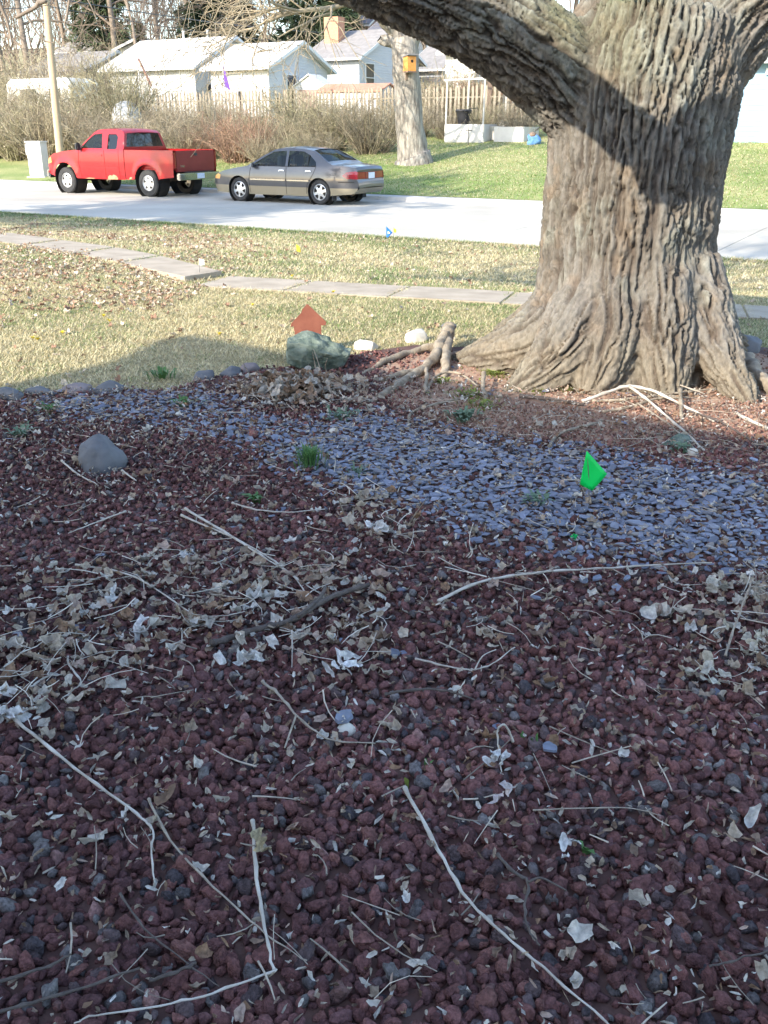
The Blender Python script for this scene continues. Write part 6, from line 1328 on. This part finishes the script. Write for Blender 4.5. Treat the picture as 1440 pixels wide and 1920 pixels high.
ch = at(585, 100, 66); chm = MB().box((0, 0, 0), (1.1, .8, 2.6)).build('chimney', 'brick', hD); chm.matrix_parent_inverse = hD.matrix_world.inverted(); chm.location = hD.matrix_world.inverted() @ ch if 0 else Vector((LD * .16, WD * .30, HD + 1.3))
hF, LF_, WF_, HF = place_house('house', 'white house seen under the big limb right of the lawn tree', 890, 92, 60, 836, 960, 2.6, 'wall_white', 'roof_grey', Wd=8)
hG, LG, WG, HG = place_house('house', 'distant dark brown house with white trim above the grey roof', 690, 45, 108, 655, 720, 2.0, 'wall_brown', 'roof_dark', Wd=7); window(hG, (LG, WG * .4, HG - 1.2), 1.2, 1.5, 'x+')
hH, LH, WH, HH = place_house('house', 'small far house with white porch behind the grey-roofed house', 735, 62, 92, 690, 790, 1.6, 'wall_white', 'roof_dark', Wd=7)
hA, LA, WA, HA = place_house('house', 'low grey-roofed house at far left behind the utility pole', 132, 141, 66, 34, 205, 1.5, 'wall_gray', 'roof_grey', Wd=8)
window(hA, (LA * .5, 0, HA - .9), 1.6, 1.0, 'y-')
hI, LI, WI, HI = place_house('house', 'distant house with pale roof in the gap right of the pole', 165, 96, 96, 108, 205, 1.9, 'wall_gray', 'roof_grey', Wd=8)
hJ, LJ, WJ, HJ = place_house('house', 'blue-grey house glimpsed right of the lawn tree below the limb', 832, 128, 74, 770, 850, 1.6, 'wall_gray', 'roof_grey', Wd=7)
# parked camper in front of the far-left house
cv_ = at(98, 165, 60); cvz = hz(cv_); e = empty('camper_trailer', (cv_.x, cv_.y, cvz), ang); tag(e, 'white camper trailer parked behind the hedge at far left', 'trailer')
MB().prism([(-2.6, .6), (2.4, .6), (2.75, 1.3), (2.6, 2.45), (2.2, 2.65), (-2.4, 2.65), (-2.65, 2.4)], -1.1, 1.1).build('body', 'trim_white', e, bevel=.05); MB().box((.8, 1.11, 1.8), (1.3, .04, .6)).build('window', 'window_dark', e); MB().box((-1.4, 1.11, 1.8), (.9, .04, .6)).build('window', 'window_dark', e)
for s_ in (-1, 1): MB().lathe([(0, -.1), (.33, -.1), (.33, .1), (0, .1)], 18, 'y').build('wheel', 'rubber', e, loc=(-.3, s_ * .95, .33))
# small buildings by the fence
def shed(name, label, px, s, w_, d_, h, rh, wall, roof, rz, cat='shed', door=None):
    p = PS(px, s); e = empty(name, p, rz); tag(e, label, cat)
    MB().prism([(-w_ / 2, -.3), (w_ / 2, -.3), (w_ / 2, h), (0, h + rh), (-w_ / 2, h)], -d_ / 2, d_ / 2).build('wall', wall, e)
    mb = MB(); o_ = .12; t_ = .06
    for s_ in (-1, 1):
        sl_ = rh / (w_ / 2); P = [(0, h + rh + .01), (s_ * (w_ / 2 + o_), h - sl_ * o_ + .01), (s_ * (w_ / 2 + o_), h - sl_ * o_ + t_ + .01), (0, h + rh + t_ + .01)]; MB().prism(P, -d_ / 2 - o_, d_ / 2 + o_).build('roof_slope', roof, e)
    if door: MB().box((door[0], -d_ / 2 - .015, door[2] / 2), (door[1], .03, door[2])).build('door', 'wall_brown', e)
    return e
shed('dog_house', 'small white playhouse with arched dark doorway beside the gabled house', 592, 24, 2.0, 1.6, 1.75, .62, 'wall_white', 'roof_white', ang + math.pi + .2, 'playhouse', (0, 1.3, 1.6))
shed('garden_shed', 'low white shed with faded red roof behind the picket fence', 672, 19.5, 2.6, 3.4, 1.55, .35, 'wall_white', 'roof_red', ang + math.pi / 2 + .15)
p = PS(243, 9.3); e = empty('storage_tank', p); tag(e, 'white domed tank half hidden in the hedge behind the pickup', 'tank'); MB().lathe([(0, -.1), (.7, -.1), (.72, 1.1), (.64, 1.5), (.45, 1.8), (.2, 1.93), (0, 1.95)], 24).build('shell', 'steel_grey', e, smooth=True); MB().lathe([(.72, .8), (.74, .83), (.72, .86)], 24).build('band', 'steel_grey', e)
p = PS(300, 14.6) ; e = empty('play_slide', p); tag(e, 'orange garden slide leaning behind the olive evergreen', 'slide')
pf = at(420, 165, 52); e = empty('garden_banner', (pf.x, pf.y, hz(pf))); tag(e, 'small purple banner on a pole before the white house', 'banner'); zt_ = pf.z - hz(pf)
MB().tube([(0, 0, 0), (0, 0, zt_ + 1.0)], .02, 6).build('pole', 'steel_grey', e); MB().add([(0, 0, zt_ + 1.0), (.05, 0, zt_ + 1.), (.32, .05, zt_ - .1), (.04, 0, zt_ + .05)], [(0, 1, 2, 3)]).build('cloth', 'cloth_purple', e)
e = bpy.data.objects['play_slide']; q = at(258, 112, e.location.y) - Vector(e.location); q2 = at(282, 162, e.location.y) - Vector(e.location); sd = Vector((0, .45, 0))
MB().add([q, q + sd, q2 + sd, q2, q + Vector((0, 0, .08)), q + sd + Vector((0, 0, .08)), q2 + sd + Vector((0, 0, .08)), q2 + Vector((0, 0, .08))], [(3, 2, 1, 0), (4, 5, 6, 7), (0, 1, 5, 4), (1, 2, 6, 5), (2, 3, 7, 6), (3, 0, 4, 7)]).build('chute', 'roof_red', e)
MB().tube([tuple(q), (q.x, q.y, -.1)], .03, 6).build('leg', 'steel_grey', e); MB().tube([tuple(q + sd), (q.x, q.y + .45, -.1)], .03, 6).build('leg', 'steel_grey', e)

# blue house with garage at the right edge
gp_ = PS(1402, 12.0); gx = Vector((-UD[0], -UD[1], 0)); gc = Vector((gp_.x, gp_.y, 0)) + U3 * 2.0
gh = gable_house('house', 'pale blue sided house with white garage door right of the trunk', gc, gx, 11, 8, gp_.z, gp_.z + 2.75, gp_.z + 4.6, 'wall_blue', 'roof_white', over=.45, side=1)
gt = gh.matrix_world.inverted() if 0 else None
MB().box((2.55, -.03, 1.12), (.16, .06, 2.3)).build('garage_trim', 'trim_white', gh); MB().box((3.9, -.03, 2.34), (2.86, .06, .16)).build('garage_trim', 'trim_white', gh)
gd = MB().box((3.9, -.012, 1.10), (2.52, .03, 2.26)).build('garage_door', 'garage_door', gh)
for r_ in range(4):
    for c2 in range(4): MB().box((3.9 - .945 + c2 * .63, -.032, .30 + r_ * .56), (.52, .014, .42)).build('door_panel', 'garage_door' if r_ < 3 else 'window_blind', gd)
MB().box((2.36, -.06, 2.30), (.12, .12, .2)).build('wall_lamp', 'trim_white', gh)

# ------------------------------------------------------------------ trees
BT = bare_tree('bare_tree', 'leafless tree behind the houses just right of the pole', at(215, 95, 84) - Vector((0, 0, 3)), 19, .27, 11, depth=5, kids=4, rmin=.016, n=3)
BT2 = bare_tree('bare_tree', 'tall leafless tree above the long white roof', at(300, 95, 88) - Vector((0, 0, 3)), 20, .25, 23, depth=5, kids=4, rmin=.016, n=3)
for k, (src, px, d, sc, lb) in enumerate(((BT, 60, 70, .95, 'leafless tree left of the utility pole over the hedge'), (BT2, 20, 80, 1.0, 'leafless tree at the far left corner'), (BT2, 135, 100, 1.05, 'distant leafless tree directly right of the pole'), (BT, 350, 104, 1.1, 'leafless tree over the right end of the white roof'), (BT2, 420, 110, 1.0, 'hazy leafless tree between the white roofs'), (BT, 560, 112, 1.0, 'leafless tree behind the brick chimney'), (BT2, 640, 100, .9, 'leafless tree above the grey roof'), (BT, 860, 90, .9, 'leafless tree under the big limb by the white house'), (BT2, 1060, 100, 1.1, 'leafless tree seen through the crotch of the big tree'), (BT, -60, 75, 1., 'leafless tree outside the left frame edge'), (BT2, 270, 70, .6, 'small leafless tree before the steep white gable'), (BT, 800, 84, .7, 'leafless tree right of the lawn tree'))):
    p = at(px, 200, d); p.z = hz(p); copy_tree(src, p, k * 1.3, sc, lb, 'leafless background trees')
BT['group'] = BT2['group'] = 'leafless background trees'
for k, (px, d, h, w_, lb, mt) in enumerate(((205, 98, 15, 7, 'dark conifer behind the trees right of the pole', 'needle'), (395, 96, 13, 8, 'broad dark conifer above the gap between white roofs', 'needle'), (590, 100, 15, 9, 'large dark conifer above the brick chimney', 'needle'), (455, 112, 14, 6, 'distant conifer left of the hanging twigs', 'needle'), (274, 76, 6.2, 1.5, 'slim columnar evergreen beside the steep white gable', 'needle_olive'), (640, 96, 11, 6, 'round evergreen above the grey roof', 'needle'))):
    p = at(px, 200, d); p.z = hz(p); conifer('conifer', lb, p, h, w_, 40 + k, mt, 1500, 'background conifers', csize=.9 if w_ > 3 else .35)
p = at(850, 150, 66); p.z = hz(p)
for k in range(4):
    q = PS(840 + k * 40, 18.5); o = link('shrub', SH[3 if k % 2 else 2], None, q); o.scale = (1, 1, .9); tag(o, 'tall dry %s shrub behind the fence, %s of the four under the limb' % ('reddish' if k % 2 else 'olive', ('first', 'second', 'third', 'last')[k]), 'shrub', 'bare shrubs of the hedge')
# far belt of woods closing the view
def woods():
    rng = np.random.default_rng(61); segs = []
    for k in range(150):
        px = rng.uniform(-400, 1500) if k < 75 else rng.uniform(-80, 720); d = rng.uniform(112, 170); p = np.array(at(px, 200, d)); p[2] = float(zt(p[0], p[1])) - .5; h = rng.uniform(9, 15); out = []
        grow(p, np.array((rng.normal(0, .08), rng.normal(0, .08), 1)), .22, h * .55, 3, rng, out, 0, .6, 3, .3, .03); segs += [(P, r_) for l, P, r_ in out]
    V, Fq = tubes_np(segs, 3); o = link('far_woods', npmesh('far_woods', V, Fq, 'twigs_far')); tag(o, 'hazy belt of leafless woods on the skyline', 'woods', kind='stuff')
woods()
# the neighbour's bare tree left of the frame: its shade streaks the road, its twigs hang into the corner
LT = bare_tree('bare_tree', 'bare tree left of the view whose twigs hang into the top corner', (-20.6, 11.6, float(zt(-20.6, 11.6))), 13, .62, 71, depth=4, kids=5, rmin=.065, n=4, spread=.95, up=.08, lean=(.12, .05), fork=3)
def hang():
    segs = []; o = np.array((-20.6, 11.6, float(zt(-20.6, 11.6)))); rng = np.random.default_rng(6)
    def br(pts, r0, d=11.0):
        P = np.array([np.array(at(x, y, d)) for x, y in pts]) - o; q, r_ = smooth_pts(list(P), list(np.linspace(r0, r0 * .4, len(P))), 4); segs.append((q, r_)); return q
    br([(-260, -260), (-120, -120), (-20, -30), (5, 20), (15, 45), (22, 80)], .03); br([(-120, -120), (20, -90), (60, -40), (72, 5), (45, 25), (30, 33)], .035); br([(60, -40), (110, -60), (130, -20), (126, 25), (122, 48), (137, 63)], .02)
    br([(48, 24), (62, 50), (82, 75), (100, 80)], .012); br([(72, 5), (86, 2), (84, 6)], .03); br([(130, -20), (120, 0), (135, 8), (160, -5)], .01); br([(110, -60), (150, -20), (170, 10), (182, 40)], .012)
    V, Fq = tubes_np(segs, 6); link('hanging_twigs', npmesh('hanging_twigs', V, Fq, 'bark_far'), LT)
hang()
